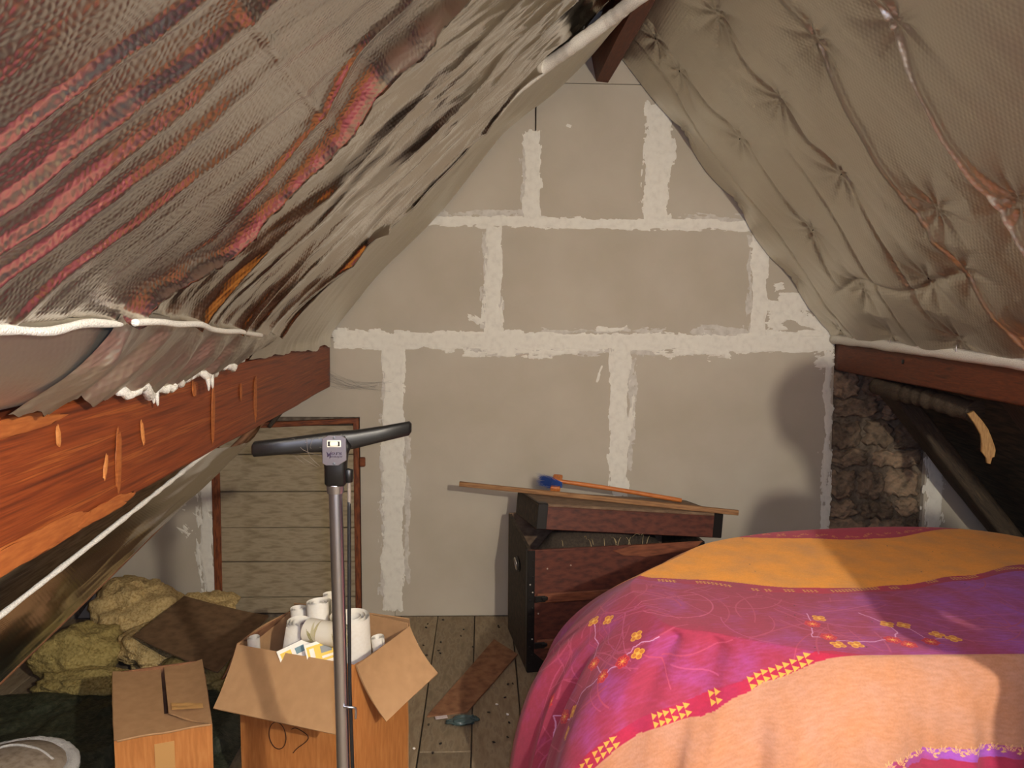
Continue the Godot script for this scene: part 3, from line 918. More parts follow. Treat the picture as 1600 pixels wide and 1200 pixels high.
	for i in nu:
		var u := i / (nu - 1.0)
		var zt := lerpf(-1.34, -2.62, u)
		var top := LB(lerp_table([-2.75, -2.4, -1.9, -1.62, -1.42], [0.12, 0.16, 0.20, 0.235, 0.25], zt), zt, 0.02)
		hp.append(top + Vector3(0.008, -0.002, 0))
		hroll.append(top + Vector3(0.022, -0.014 + 0.004 * noise.get_noise_1d(u * 900.0), 0))
	for j in nv:
		var v := j / (nv - 1.0)
		for i in nu:
			var u := i / (nu - 1.0)
			var top: Vector3 = hp[i] - Vector3(0.008, -0.002, 0)
			var zb := lerpf(-1.27, -2.56, u)
			var rag := 0.02 * noise.get_noise_1d(u * 700.0) + 0.012 * noise.get_noise_1d(u * 2600.0)
			var yb := lerp_table([0.0, 0.3, 0.45, 0.6, 0.72, 0.82, 0.92, 1.0], [1.508, 1.495, 1.475, 1.49, 1.485, 1.495, 1.505, 1.53], u) + rag
			var bot := Vector3(-0.782 + 0.01 * sin(u * 40.0) + 0.012 * u, yb, zb)
			var p := top.lerp(bot, v)
			p += Vector3(0.022, -0.006, 0) * sin(PI * v) * (0.6 + noise.get_noise_1d(u * 300.0 + 90.0)) + Vector3(0.012, 0.003, 0) * crumple(u * 1.3, v * 0.2, 14.0, 12.0, 30.0) * smoothstep(0.0, 0.2, v)
			# the lengthways fold at the corner of the hem
			p += Vector3(0.03, 0.0, 0.0) * crest(u - 0.03 - 0.02 * v, 0.02) * sin(PI * clampf(v, 0.0, 0.9))
			P.append(p)
			UV.append(Vector2(u * 1.3, v * 0.2))
			if j == nv - 1:
				tor.append(p)
	part("torn_flap", grid(P, nu, nv, UV, false), M.foil_matt, mid)
	part("rolled_hem", tube(smooth_path([hroll[0], hroll[12], hroll[24], hroll[40], hroll[52], hroll[66], hroll[80], hroll[95], hroll[110]], 90), 0.0065, 8), M.batt, mid)
	var fringe_r := PackedFloat32Array()
	var fringe := PackedVector3Array()
	for i in range(44, nu - 8):
		fringe.append(tor[i] + Vector3(0.003, 0.008 + 0.004 * noise.get_noise_1d(i * 22.0), 0))
		fringe_r.append(0.0105 + 0.008 * noise.get_noise_1d(i * 17.0))
	part("wadding_fringe", tube(fringe, fringe_r, 8), M.batt, mid)
	for k in [62, 66, 98, 101]:
		var q: Vector3 = tor[k]
		part("wadding_tuft", tube(smooth_path([q + Vector3(0.003, 0.01, 0), q + Vector3(0.008, -0.012, 0.006), q + Vector3(0.006, -0.03, -0.004 + 0.002 * (k % 5))], 8), PackedFloat32Array([0.006, 0.007, 0.007, 0.006, 0.005, 0.004, 0.003, 0.001]), 7), M.batt, mid)

	# sheet against the gable with its white wadding edge
	var far := thing("foil_sheet", "dull silver foil sheet against the gable at left with a thick white wadding edge", "insulation", Vector3.ZERO, "foil blankets under the roof")
	var nc := smooth_path([Vector3(-0.785, 1.50, -2.60), LB(0.16, -2.68, -0.02), LB(0.40, -2.72, -0.02), LB(0.65, -2.92, -0.02), LB(0.90, -3.08, -0.01), LB(1.08, -3.12, 0.0), Vector3(0.046, 2.449, -3.2), Vector3(0.11, 2.525, -3.2), Vector3(0.238, 2.627, -3.2), Vector3(0.348, 2.669, -3.05), Vector3(0.47, 2.725, -2.9), Vector3(0.532, 2.737, -2.75), Vector3(0.597, 2.761, -2.65)], 200)
	var fc := smooth_path([Vector3(-0.783, 1.47, -3.98), Vector3(-0.782, 1.53, -3.99), Vector3(-0.65, 1.70, -3.995), Vector3(-0.512, 1.863, -3.995), Vector3(-0.217, 2.157, -3.995), Vector3(0.106, 2.555, -3.98), Vector3(0.326, 2.717, -3.93), Vector3(0.49, 2.843, -3.75), Vector3(0.535, 2.801, -3.1), Vector3(0.562, 2.782, -2.8), Vector3(0.628, 2.823, -2.7)], 200)
	P = PackedVector3Array()
	UV = PackedVector2Array()
	nu = 110
	nv = 200
	for j in nv:
		for i in nu:
			var u := i / (nu - 1.0)
			var p := nc[j].lerp(fc[j], u)
			var s := 2.0 * j / (nv - 1.0)
			var edge := sin(PI * clampf(u, 0.0, 1.0))
			var h := edge * (0.022 * crumple(u * 1.2 + 0.3 * s, s, 6.0, 1.4, 200.0) + 0.012 * crumple(u * 1.2 + 0.5 * s, s, 14.0, 4.0, 300.0) - 0.02 * sin(PI * u))
			h += 0.03 * crest(u - 0.12 - 0.05 * sin(s * 4.0), 0.05) * edge * smoothstep(0.1, 0.3, s) * (1.0 - smoothstep(1.0, 1.3, s))
			p += Vector3(0.746, -0.666, 0) * h
			if j < 12:
				p.y -= 0.02 * noise.get_noise_1d(u * 160.0) * (12 - j) / 12.0
			P.append(p)
			UV.append(Vector2(u * 1.2, s))
	part("foil", grid(P, nu, nv, UV, false), M.foil_matt, far)
	var we := PackedVector3Array()
	var wr := PackedFloat32Array()
	for j in range(88, 200):
		we.append(nc[j] + Vector3(-0.004, 0.008 + 0.003 * noise.get_noise_1d(j * 9.0), 0.004))
		wr.append((0.026 + 0.002 * noise.get_noise_1d(j * 13.0)) * smoothstep(84, 116, j))
	part("wadding_edge", tube(we, wr, 12), M.batt, far)

	# foil below the left purlin
	var low := thing("foil_sheet", "dark foil strip with a pale cut edge hanging below the left purlin", "insulation", Vector3.ZERO, "foil blankets under the roof")
	var ta := smooth_path([Vector3(-0.83, 1.245, -2.35), Vector3(-0.9, 1.15, -1.9), Vector3(-0.98, 1.06, -1.58), Vector3(-1.03, 1.0, -1.3), Vector3(-1.05, 0.96, -0.6)], 60)
	var tb := smooth_path([Vector3(-0.92, 1.2, -3.2), Vector3(-1.2, 0.86, -2.75), Vector3(-1.45, 0.58, -2.45), Vector3(-1.62, 0.40, -2.2), Vector3(-1.75, 0.26, -1.2)], 60)
	P = PackedVector3Array()
	UV = PackedVector2Array()
	for j in 60:
		for i in 60:
			var u := i / 59.0
			var p := ta[j].lerp(tb[j], u)
			p += Vector3(0.7, -0.7, 0) * (0.02 * crumple(u, j / 30.0, 4.0, 4.0, 500.0) * sin(PI * u) + 0.03 * sin(PI * u))
			P.append(p)
			UV.append(Vector2(u * 0.8, j / 30.0))
	part("foil", grid(P, 60, 60, UV, true), M.foil_thin, low)
	var er := PackedFloat32Array()
	for j in 60:
		er.append(0.0065 + 0.003 * noise.get_noise_1d(j * 20.0))
	part("cut_edge", tube(ta, er, 8), M.batt, low)
	part("lower_edge", tube(tb, 0.016, 8), M.card_red, low)

func h_right(s: float, z: float, staples: Array) -> float:
	var best := 9.0
	var bi := 0
	for k in staples.size():
		var q: Vector2 = staples[k]
		var dd := (q.x - s) * (q.x - s) + (q.y - z) * (q.y - z)
		if dd < best:
			best = dd
			bi = k
	var d := sqrt(best)
	var q: Vector2 = staples[bi]
	var phi := atan2(s - q.x, z - q.y)
	var h := 0.032 * (1.0 - exp(-pow(d / 0.12, 2)))
	h += 0.013 * (absf(cos(phi * (3.5 + 0.5 * (bi % 3)) + bi * 2.0 + 4.0 * d)) - 0.6) * exp(-d / 0.12) * (1.0 - exp(-d / 0.015))
	h += 0.0045 * crumple(z + 0.25 * s, s, 6.0, 2.6, 700.0) + 0.006 * noise.get_noise_2d(z * 75.0 + s * 25.0, s * 22.0) + 0.0025 * noise.get_noise_2d(z * 320.0 + s * 90.0, s * 60.0)
	# quilting creases up the slope and the row of tucks near the foot
	h -= 0.012 * crest(z + 3.46 + 0.05 * sin(s * 5.0), 0.012) * smoothstep(0.25, 0.5, s)
	h -= 0.012 * crest(z + 2.92 + 0.04 * sin(s * 6.0), 0.010) * smoothstep(0.05, 0.3, s)
	h -= 0.010 * crest(z + 3.75 + 0.03 * sin(s * 7.0), 0.008)
	h -= 0.010 * crest(z + 3.15 + 0.05 * sin(s * 4.0 + 1.0), 0.009) * (1.0 - smoothstep(0.8, 1.2, s))
	h -= 0.016 * crest(s - 0.33 - 0.03 * sin(z * 9.0), 0.014) * smoothstep(-3.7, -3.4, z) * (1.0 - smoothstep(-2.62, -2.5, z))
	return h

func foil_right() -> void:
	var staples := [Vector2(1.746, -3.588), Vector2(1.566, -3.58), Vector2(1.203, -2.95), Vector2(1.161, -3.483), Vector2(0.843, -2.905), Vector2(0.644, -3.418), Vector2(0.31, -3.357), Vector2(0.344, -2.833), Vector2(0.626, -2.472), Vector2(0.387, -2.547), Vector2(0.05, -3.9), Vector2(0.4, -3.95), Vector2(0.9, -3.98), Vector2(1.35, -3.98), Vector2(1.6, -2.95), Vector2(1.75, -2.5), Vector2(1.3, -2.48), Vector2(0.05, -2.9), Vector2(0.05, -3.4), Vector2(0.06, -2.4), Vector2(0.6, -2.1), Vector2(1.2, -2.08), Vector2(0.3, -1.7), Vector2(0.9, -1.6), Vector2(1.6, -1.7), Vector2(0.5, -1.0), Vector2(1.2, -1.0), Vector2(0.8, -0.3), Vector2(1.6, -0.3), Vector2(0.5, 0.5), Vector2(1.3, 0.5), Vector2(0.9, 1.2)]
	var defs := [
		[-4.015, -2.46, 200, "quilted silver foil sheet on the right slope beside the gable, stapled and puckered", 0.0],
		[-2.53, -2.08, 70, "narrow silver foil strip on the right slope between two bright overlaps", 0.012],
		[-2.14, 1.6, 160, "foil sheet on the right slope at the top right corner, nearest the camera", 0.024]]
	for df in defs:
		var o := thing("foil_sheet", df[3], "insulation", Vector3.ZERO, "foil blankets under the roof")
		var P := PackedVector3Array()
		var UV := PackedVector2Array()
		var nu: int = df[2]
		var nv := 220
		for j in nv:
			var s := -0.004 + 1.97 * j / (nv - 1.0)
			for i in nu:
				var t := i / (nu - 1.0)
				if nu == 160:
					t = pow(t, 1.8)
				var wob := 0.05 * sin(s * 3.4 + 2.6) + 0.006 * noise.get_noise_1d(s * 260.0)
				var z: float = lerpf(df[0] + (wob if df[4] > 0.0 else 0.004 * noise.get_noise_1d(s * 400.0)), df[1] + (wob if nu != 160 else 0.0), t)
				var h: float = h_right(s, z, staples) + df[4]
				if df[4] > 0.0:
					var d: float = z - (df[0] + wob)
					h += 0.011 * exp(-absf(d - 0.012) / 0.008) - 0.014 * exp(-pow(d / 0.005, 2)) + 0.005 * exp(-absf(d - 0.04) / 0.006)
				P.append(RB(s, z, h))
				UV.append(Vector2(z, s))
		part("foil", grid(P, nu, nv, UV, true), M.foil_matt, o)
		# pale wadding showing along the foot, on the purlin
		var e := PackedVector3Array()
		var r := PackedFloat32Array()
		for k in 60:
			var z: float = lerpf(df[0] + 0.002, df[1], k / 59.0)
			e.append(Vector3(1.862, 1.520 - 0.014 * smoothstep(-4.0, -2.5, z) + 0.003 * noise.get_noise_1d(z * 200.0), z))
			r.append(0.026 + 0.004 * noise.get_noise_1d(z * 130.0 + 40.0))
		part("wadding_edge", tube(e, r, 10), M.batt, o)
		if df[4] == 0.0:
			var clip := box_mesh(Vector3(0.011, 0.003, 0.004), 0.0008)
			for k in 11:
				var q: Vector2 = staples[k]
				part("staple", clip, M.black_iron, o, T(RB(q.x, q.y, h_right(q.x, q.y, staples) + 0.001), k * 0.7, 0, -0.89))
			for z in [-3.42, -2.93]:
				part("wire_clip", tube(PackedVector3Array([Vector3(1.844, 1.548, z), Vector3(1.841, 1.525, z + 0.006), Vector3(1.848, 1.5, z + 0.012)]), 0.0025, 6), M.chrome, o)
# ---------------------------------------------------------------- table and batik cloth
const TOP := 0.8

func cloth_outline(n: int) -> PackedVector2Array:
	var C := [Vector2(0.53, -2.06), Vector2(0.49, -2.2), Vector2(0.476, -2.35), Vector2(0.53, -2.46), Vector2(0.70, -2.64), Vector2(0.86, -2.80), Vector2(1.13, -2.92), Vector2(1.41, -2.975), Vector2(1.69, -3.0), Vector2(1.94, -2.97), Vector2(2.10, -2.87), Vector2(2.2, -2.68), Vector2(2.24, -2.4), Vector2(2.22, -2.0), Vector2(2.12, -1.88), Vector2(1.9, -1.865), Vector2(1.42, -1.865), Vector2(1.15, -1.862), Vector2(0.94, -1.87), Vector2(0.80, -1.93), Vector2(0.63, -2.015)]
	var m := C.size()
	var d := PackedVector2Array()
	for i in m:
		for k in 20:
			var a: Vector2 = C[i]
			d.append(a.cubic_interpolate(C[(i + 1) % m], C[(i - 1 + m) % m], C[(i + 2) % m], k / 20.0))
	d.append(d[0])
	var L := PackedFloat32Array([0.0])
	for i in range(1, d.size()):
		L.append(L[i - 1] + d[i].distance_to(d[i - 1]))
	var out := PackedVector2Array()
	var at := 0
	for k in n:
		var s := L[L.size() - 1] * k / n
		while L[at + 1] < s:
			at += 1
		out.append(d[at].lerp(d[at + 1], (s - L[at]) / maxf(L[at + 1] - L[at], 1e-6)))
	return out

func draped_table() -> void:
	var N := 300
	var O := cloth_outline(N)
	var c := Vector2(1.4, -2.4)
	var nrm := PackedVector2Array()
	for i in N:
		var t := (O[(i + 5) % N] - O[(i - 5 + N) % N]).normalized()
		nrm.append(Vector2(t.y, -t.x))
	var sgn := 0.0
	for i in N:
		sgn += (O[i] - c).dot(nrm[i])
	if sgn < 0:
		for i in N:
			nrm[i] = -nrm[i]
	for pass_n in 6:
		var b := PackedVector2Array()
		for i in N:
			b.append((nrm[(i + 3) % N] + nrm[i] + nrm[(i - 3 + N) % N]).normalized())
		nrm = b
	# the table under the cloth
	var tb := thing("table", "table hidden under the batik cloth, only its shape showing", "table")
	var poly := PackedVector2Array()
	for i in range(0, N, 4):
		poly.append(Vector2(O[i].x, -O[i].y) - Vector2(nrm[i].x, -nrm[i].y) * 0.008)
	part("table_top", prism(poly, TOP - 0.034, TOP - 0.006, 0.004), M.old_wood, tb, Transform3D(Basis(Vector3(1, 0, 0), Vector3(0, 0, -1), Vector3(0, 1, 0)), Vector3.ZERO))
	for q in [Vector2(0.72, -2.3), Vector2(0.95, -2.0), Vector2(2.02, -2.05), Vector2(1.9, -2.78), Vector2(1.05, -2.72)]:
		part("leg", lathe([Vector2(0, 0), Vector2(0.024, 0.0), Vector2(0.03, 0.1), Vector2(0.036, 0.5), Vector2(0.04, 0.76), Vector2(0, 0.764)], 14), M.old_wood, tb, T(Vector3(q.x, 0, q.y)))
	# the cloth
	var rows := 12
	var nd := 46
	var nu := N + 1
	var P := PackedVector3Array()
	var UV := PackedVector2Array()
	var left := PackedFloat32Array()
	for i in N:
		var l := 1.0 - smoothstep(-0.75, 0.3, nrm[i].x)
		left.append(l * (1.0 - smoothstep(1.0, 2.0, O[i].x)))
	for k in rows:
		var t := (k + 0.03) / float(rows)
		for i in nu:
			var p := c + (O[i % N] - c) * t
			P.append(Vector3(p.x, TOP + 0.0015 * noise.get_noise_2d(p.x * 120, p.y * 120) - 0.002 * noise.get_noise_2d(p.x * 40, p.y * 40 + 90.0), p.y))
			UV.append(p)
	var Ln := PackedFloat32Array()
	var po := PackedFloat32Array()
	Ln.resize(N)
	po.resize(N)
	var pd := 0.0
	for j in nd + 1:
		var d := 0.68 * pow(j / float(nd), 1.3)
		for i in nu:
			var w := i % N
			var F := 0.035 + 0.345 * left[w]
			var tau := 0.06 + 0.16 * left[w]
			var o := F * (1.0 - exp(-d / tau))
			if i < N:
				Ln[w] += sqrt((o - po[w]) * (o - po[w]) + (d - pd) * (d - pd))
				po[w] = o
			# hanging folds deepen downwards
			var a := w / float(N) * TAU
			var fold := 0.014 * sin(a * 26.0 + 2.0 * noise.get_noise_1d(w * 3.0)) + 0.02 * noise.get_noise_1d(w * 14.0)
			fold *= smoothstep(0.0, 0.32, d) * (0.7 + 1.5 * left[w])
			# tucks at the front left corner
			fold -= 0.055 * exp(-pow((w - wtuck(O, 0)) / 1.7, 2)) * exp(-d / 0.16) * smoothstep(0.0, 0.03, d)
			fold -= 0.05 * exp(-pow((w - wtuck(O, 1)) / 1.8, 2)) * exp(-d / 0.16) * smoothstep(0.0, 0.03, d)
			var q := O[w] + nrm[w] * (o + fold)
			P.append(Vector3(q.x, TOP - d, q.y))
			UV.append(O[w] + nrm[w] * Ln[w])
		pd = d
	for k in UV.size():
		UV[k] = Vector2((UV[k].x + 0.4) / 3.0, (UV[k].y + 3.75) / 2.7)
	var m := StandardMaterial3D.new()
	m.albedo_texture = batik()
	m.roughness = 0.9
	m.rim_enabled = true
	m.rim = 0.25
	m.rim_tint = 0.6
	m.heightmap_enabled = true
	m.heightmap_texture = ntex(0.06, [], 3, 512, FastNoiseLite.TYPE_SIMPLEX_SMOOTH, 91)
	m.heightmap_scale = 0.012
	m.texture_repeat = false
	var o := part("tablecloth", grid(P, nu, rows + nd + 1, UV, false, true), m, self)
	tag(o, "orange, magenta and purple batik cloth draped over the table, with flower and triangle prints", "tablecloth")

var tucks := []
func wtuck(O: PackedVector2Array, k: int) -> int:
	if tucks.is_empty():
		for q in [Vector2(0.545, -2.05), Vector2(0.64, -2.01)]:
			var b := 0
			for i in O.size():
				if O[i].distance_to(q) < O[b].distance_to(q):
					b = i
			tucks.append(b)
	return tucks[k]

const BW := 2048
const BH := 1843
func bx(u: float, v: float) -> Vector2:
	return Vector2((u + 0.4) / 3.0 * BW, (v + 3.75) / 2.7 * BH)

func dab(im: Image, p: Vector2, r: float, col: Color) -> void:
	for y in range(int(floor(p.y - r)), int(ceil(p.y + r)) + 1):
		var k := r * r - (y - p.y) * (y - p.y)
		if k > 0 and y >= 0 and y < im.get_height():
			var hw := sqrt(k)
			im.fill_rect(Rect2i(int(p.x - hw), y, maxi(1, int(hw * 2)), 1), col)

func stroke(im: Image, pts: Array, w: float, col: Color) -> void:
	for k in pts.size() - 1:
		var a: Vector2 = pts[k]
		var b: Vector2 = pts[k + 1]
		var n := int(a.distance_to(b) / maxf(w * 0.5, 0.6)) + 1
		for i in n:
			dab(im, a.lerp(b, i / float(n)), w, col)

func wedge(im: Image, a: Vector2, b: Vector2, c: Vector2, col: Color) -> void:
	var y0 := int(floor(minf(a.y, minf(b.y, c.y))))
	var y1 := int(ceil(maxf(a.y, maxf(b.y, c.y))))
	for y in range(y0, y1 + 1):
		var xs := []
		for e in [[a, b], [b, c], [c, a]]:
			var p: Vector2 = e[0]
			var q: Vector2 = e[1]
			if (p.y <= y) != (q.y <= y):
				xs.append(lerpf(p.x, q.x, (y - p.y) / (q.y - p.y)))
		if xs.size() == 2:
			im.fill_rect(Rect2i(int(minf(xs[0], xs[1])), y, maxi(1, int(absf(xs[0] - xs[1]))), 1), col)

func batik() -> ImageTexture:
	# dyed pattern with some light painted in, in the cloth's own flat coordinates
	var im := Image.create_empty(BW / 2, BH / 2, false, Image.FORMAT_RGB8)
	var red := c8(186, 34, 66)
	var orange := c8(252, 164, 36)
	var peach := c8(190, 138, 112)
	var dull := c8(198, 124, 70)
	var magenta := c8(162, 50, 78)
	var violet := c8(164, 84, 188)
	var pink := c8(170, 38, 78)
	for x in BW / 2:
		var u := (x + 0.5) / (BW / 2) * 3.0 - 0.4
		var edge := [
			lerp_table([-0.4, 0.35, 0.9, 1.25, 1.4, 1.55, 1.9, 2.6], [-3.6, -3.2, -2.87, -2.85, -2.832, -2.845, -2.968, -3.1], u),
			lerp_table([-0.4, 0.2, 0.46, 0.56, 0.7, 1.0, 1.2, 1.34, 1.6, 1.9, 2.6], [-3.3, -2.9, -2.50, -2.432, -2.412, -2.334, -2.33, -2.355, -2.433, -2.543, -2.75], u),
			lerp_table([-0.4, 0.2, 0.46, 0.56, 0.7, 0.9, 1.1, 1.3, 1.57, 1.85, 2.6], [-3.25, -2.86, -2.47, -2.40, -2.368, -2.296, -2.283, -2.303, -2.386, -2.48, -2.68], u),
			lerp_table([-0.4, 0.15, 0.33, 0.46, 0.65, 0.74, 0.9, 1.0, 2.6], [-1.85, -1.845, -1.835, -1.838, -1.856, -1.874, -1.892, -1.866, -1.86], u),
			lerp_table([-0.4, 0.18, 0.33, 0.54, 0.65, 0.73, 0.9, 1.1, 1.4, 2.6], [-1.80, -1.797, -1.802, -1.799, -1.823, -1.842, -1.864, -1.864, -1.864, -1.86], u),
			lerp_table([-0.4, 0.9, 1.0, 1.1, 1.3, 2.6], [-1.52, -1.57, -1.612, -1.632, -1.642, -1.72], u),
			lerp_table([-0.4, 0.9, 1.03, 1.1, 1.4, 2.6], [-1.46, -1.53, -1.592, -1.604, -1.614, -1.69], u)]
		for y in BH / 2:
			var v := (y + 0.5) / (BH / 2) * 2.7 - 3.75
			var n1 := noise.get_noise_2d(x * 0.9, y * 0.9)
			var n2 := rough_noise.get_noise_2d(x * 2.2, y * 9.0)
			var col: Color
			if v < edge[0]:
				col = red
			elif v < edge[1]:
				col = orange.lerp(peach, clampf(0.15 + n1 * 0.3 + 0.2 * n2, 0, 1))
			elif v < edge[2]:
				col = red.lerp(magenta, clampf(0.5 + n1, 0, 1))
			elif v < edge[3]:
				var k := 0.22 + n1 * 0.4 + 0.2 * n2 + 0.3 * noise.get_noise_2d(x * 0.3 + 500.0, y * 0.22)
				k += 0.55 * (smoothstep(0.9, 1.6, u) - 0.35) + 0.35 * exp(-pow((u - 0.62) / 0.12, 2)) * smoothstep(-2.05, -1.9, v)  # violet rises rightwards: uneven dye plus the cool shade tint painted in
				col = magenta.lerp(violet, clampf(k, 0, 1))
			elif v < edge[4]:
				col = pink.lerp(red, clampf(0.4 + n1, 0, 1))
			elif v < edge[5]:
				col = dull.lerp(peach, clampf(0.8 + n1 * 0.3 + 0.2 * n2, 0, 1))  # front band: the orange fabric dulled in its colour to offset strong light
			elif v < edge[6]:
				col = violet.lerp(magenta, clampf(0.3 + n1, 0, 1))
			else:
				col = pink.lerp(magenta, clampf(0.4 + n1, 0, 1))
			var sh := 1.0 + 0.06 * n2 + 0.05 * (rng.randf() - 0.5)
			im.set_pixel(x, y, Color(col.r * sh, col.g * sh, col.b * sh))
	im.resize(BW, BH, Image.INTERPOLATE_CUBIC)
	rng.seed = 77
	var gold := c8(224, 168, 74)
	var vine := c8(206, 98, 128)
	var pale := c8(214, 150, 190)
	# wandering tendrils
	for k in 150:
		var u := rng.randf_range(-0.1, 2.2)
		var v := lerpf(lerp_table([-0.4, 0.54, 1.1, 1.85, 2.6], [-2.36, -2.36, -2.24, -2.42, -2.6], u), -1.92, rng.randf())
		var a := rng.randf() * TAU
		var turn := rng.randf_range(-1, 1) * 9.0
		var pts := []
		for s in 26:
			pts.append(bx(u, v))
			u += cos(a) * 0.009
			v += sin(a) * 0.009
			a += turn * 0.009
			if v > -1.88 or v < lerp_table([-0.4, 0.54, 1.1, 1.85, 2.6], [-2.40, -2.38, -2.26, -2.45, -2.65], u):
				break
		var base := im.get_pixelv(Vector2i(pts[0]).clamp(Vector2i.ZERO, Vector2i(BW - 1, BH - 1)))
		stroke(im, pts, rng.randf_range(1.0, 1.9), base.lerp(vine, 0.45))
	# thin pale stems linking the flowers
	for st in [[Vector2(0.325, -2.29), Vector2(0.30, -2.2), Vector2(0.271, -2.109), Vector2(0.301, -2.024), Vector2(0.2, -2.05), Vector2(0.12, -2.02), Vector2(0.03, -2.16), Vector2(-0.1, -2.1)], [Vector2(0.301, -2.024), Vector2(0.37, -2.023), Vector2(0.418, -2.05), Vector2(0.5, -2.03)], [Vector2(0.95, -2.13), Vector2(0.936, -2.059), Vector2(0.9, -1.98), Vector2(1.0, -1.94), Vector2(1.11, -1.952), Vector2(1.15, -2.0), Vector2(1.149, -2.055), Vector2(1.1, -2.15)], [Vector2(1.192, -2.046), Vector2(1.208, -1.95), Vector2(1.3, -1.96)]]:
		var pts := []
		for k in st.size() - 1:
			for i in 8:
				var p: Vector2 = (st[k] as Vector2).lerp(st[k + 1], i / 8.0)
				pts.append(bx(p.x, p.y + 0.004 * sin(i * 1.3 + k)))
		stroke(im, pts, 1.5, pale)
	# red blossoms
	for f in [Vector2(0.271, -2.109), Vector2(0.301, -2.024), Vector2(0.37, -2.023), Vector2(0.059, -2.201), Vector2(0.1, -2.062), Vector2(0.936, -2.059), Vector2(0.944, -1.975), Vector2(1.11, -1.952), Vector2(1.138, -1.924), Vector2(1.208, -1.939), Vector2(1.75, -2.1), Vector2(1.8, -2.0)]:
		var p := bx(f.x, f.y)
		for k in 6:
			var a: float = k * TAU / 6.0 + f.x * 9.0
			dab(im, p + Vector2(cos(a), sin(a)) * 9.5, 6.5, c8(216, 54, 58))
			dab(im, p + Vector2(cos(a), sin(a)) * 10.0, 4.6, c8(196, 40, 62))
		for k in 9:
			var a := k * TAU / 9.0 + 0.3
			stroke(im, [p, p + Vector2(cos(a), sin(a)) * 10.0], 0.9, c8(236, 138, 66))
		dab(im, p, 3.0, c8(240, 180, 84))
	# yellow three-lobed flowers
	for f in [Vector2(0.365, -2.247), Vector2(0.325, -2.293), Vector2(0.43, -2.086), Vector2(0.418, -2.017), Vector2(0.11, -1.982), Vector2(0.145, -2.031), Vector2(0.972, -2.098), Vector2(0.949, -1.928), Vector2(0.997, -1.927), Vector2(1.149, -2.055), Vector2(1.192, -2.046), Vector2(1.25, -1.982), Vector2(1.28, -1.955), Vector2(1.7, -2.2), Vector2(1.74, -2.18)]:
		var p := bx(f.x, f.y)
		for k in 4:
			var a: float = k * TAU / 4.0 + f.y * 7.0
			dab(im, p + Vector2(cos(a), sin(a)) * 8.0, 6.8, c8(236, 170, 60))
			dab(im, p + Vector2(cos(a), sin(a)) * 8.0, 4.2, c8(216, 128, 50))
		dab(im, p, 4.0, c8(244, 190, 84))
	# rows of little triangles on the narrow red bands
	for g in [[0.58, 0.06], [0.70, 0.10], [0.86, 0.02], [0.90, 0.02], [0.96, 0.03], [1.02, 0.04], [1.11, 0.16], [1.31, 0.03], [1.46, 0.04], [1.56, 0.1], [1.76, 0.12], [1.95, 0.1]]:
		triangle_rows(im, g[0], g[1], [0.54, 0.7, 0.9, 1.1, 1.3, 1.57, 1.85, 2.6], [-2.414, -2.39, -2.315, -2.306, -2.33, -2.41, -2.51, -2.71], 0.012, 2, gold)
	for g in [[-0.16, 0.09], [-0.02, 0.05], [0.06, 0.05], [0.14, 0.045], [0.21, 0.075], [0.40, 0.11], [0.575, 0.025], [0.69, 0.17]]:
		triangle_rows(im, g[0], g[1], [-0.4, 0.15, 0.33, 0.46, 0.65, 0.74, 0.9, 1.3, 2.6], [-1.825, -1.821, -1.819, -1.819, -1.84, -1.858, -1.884, -1.89, -1.92], 0.02, 2, gold)
	# leaf sprays on the outer red band and the lower violet band
	for k in 34:
		var u := lerpf(0.85, 2.1, k / 33.0)
		var v := lerp_table([0.8, 1.25, 1.4, 1.55, 1.9, 2.6], [-2.9, -2.885, -2.868, -2.885, -3.0, -3.1], u) - 0.012 * rng.randf()
		spray(im, bx(u, v), 15.0, rng.randf() * TAU, c8(222, 140, 70))
	for k in 30:
		var u := lerpf(0.98, 2.0, k / 29.0)
		var v := lerp_table([0.9, 1.0, 1.1, 1.3, 2.6], [-1.56, -1.60, -1.618, -1.628, -1.70], u)
		spray(im, bx(u, v), 15.0, -PI / 2 + rng.randf_range(-0.7, 0.7), c8(226, 178, 120))
	# dust specks and a few bits fallen from the roof
	for k in 40:
		dab(im, bx(rng.randf_range(0.5, 2.2), rng.randf_range(-2.9, -1.9)), rng.randf_range(0.8, 2.0), c8(70, 34, 40))
	return ImageTexture.create_from_image(im)

func triangle_rows(im: Image, u0: float, L: float, us: Array, vs: Array, size: float, rows: int, col: Color) -> void:
	var px := size / 3.0 * BW
	for r in rows:
		var u := u0
		while u < u0 + L:
			var v := lerp_table(us, vs, u) + (r - (rows - 1) / 2.0) * size * 0.98
			var p := bx(u, v)
			wedge(im, p + Vector2(-px * 0.48, -px * 0.45), p + Vector2(px * 0.48, 0), p + Vector2(-px * 0.48, px * 0.45), col)
			u += size

func spray(im: Image, p: Vector2, r: float, a0: float, col: Color) -> void:
	for k in 5:
		var a := a0 + (k - 2) * 0.62
		var d := Vector2(cos(a), sin(a))
		var n := Vector2(-d.y, d.x)
		wedge(im, p + d * 3.0, p + d * r * 0.55 + n * r * 0.16, p + d * r, col)
		wedge(im, p + d * 3.0, p + d * r * 0.55 - n * r * 0.16, p + d * r, col)

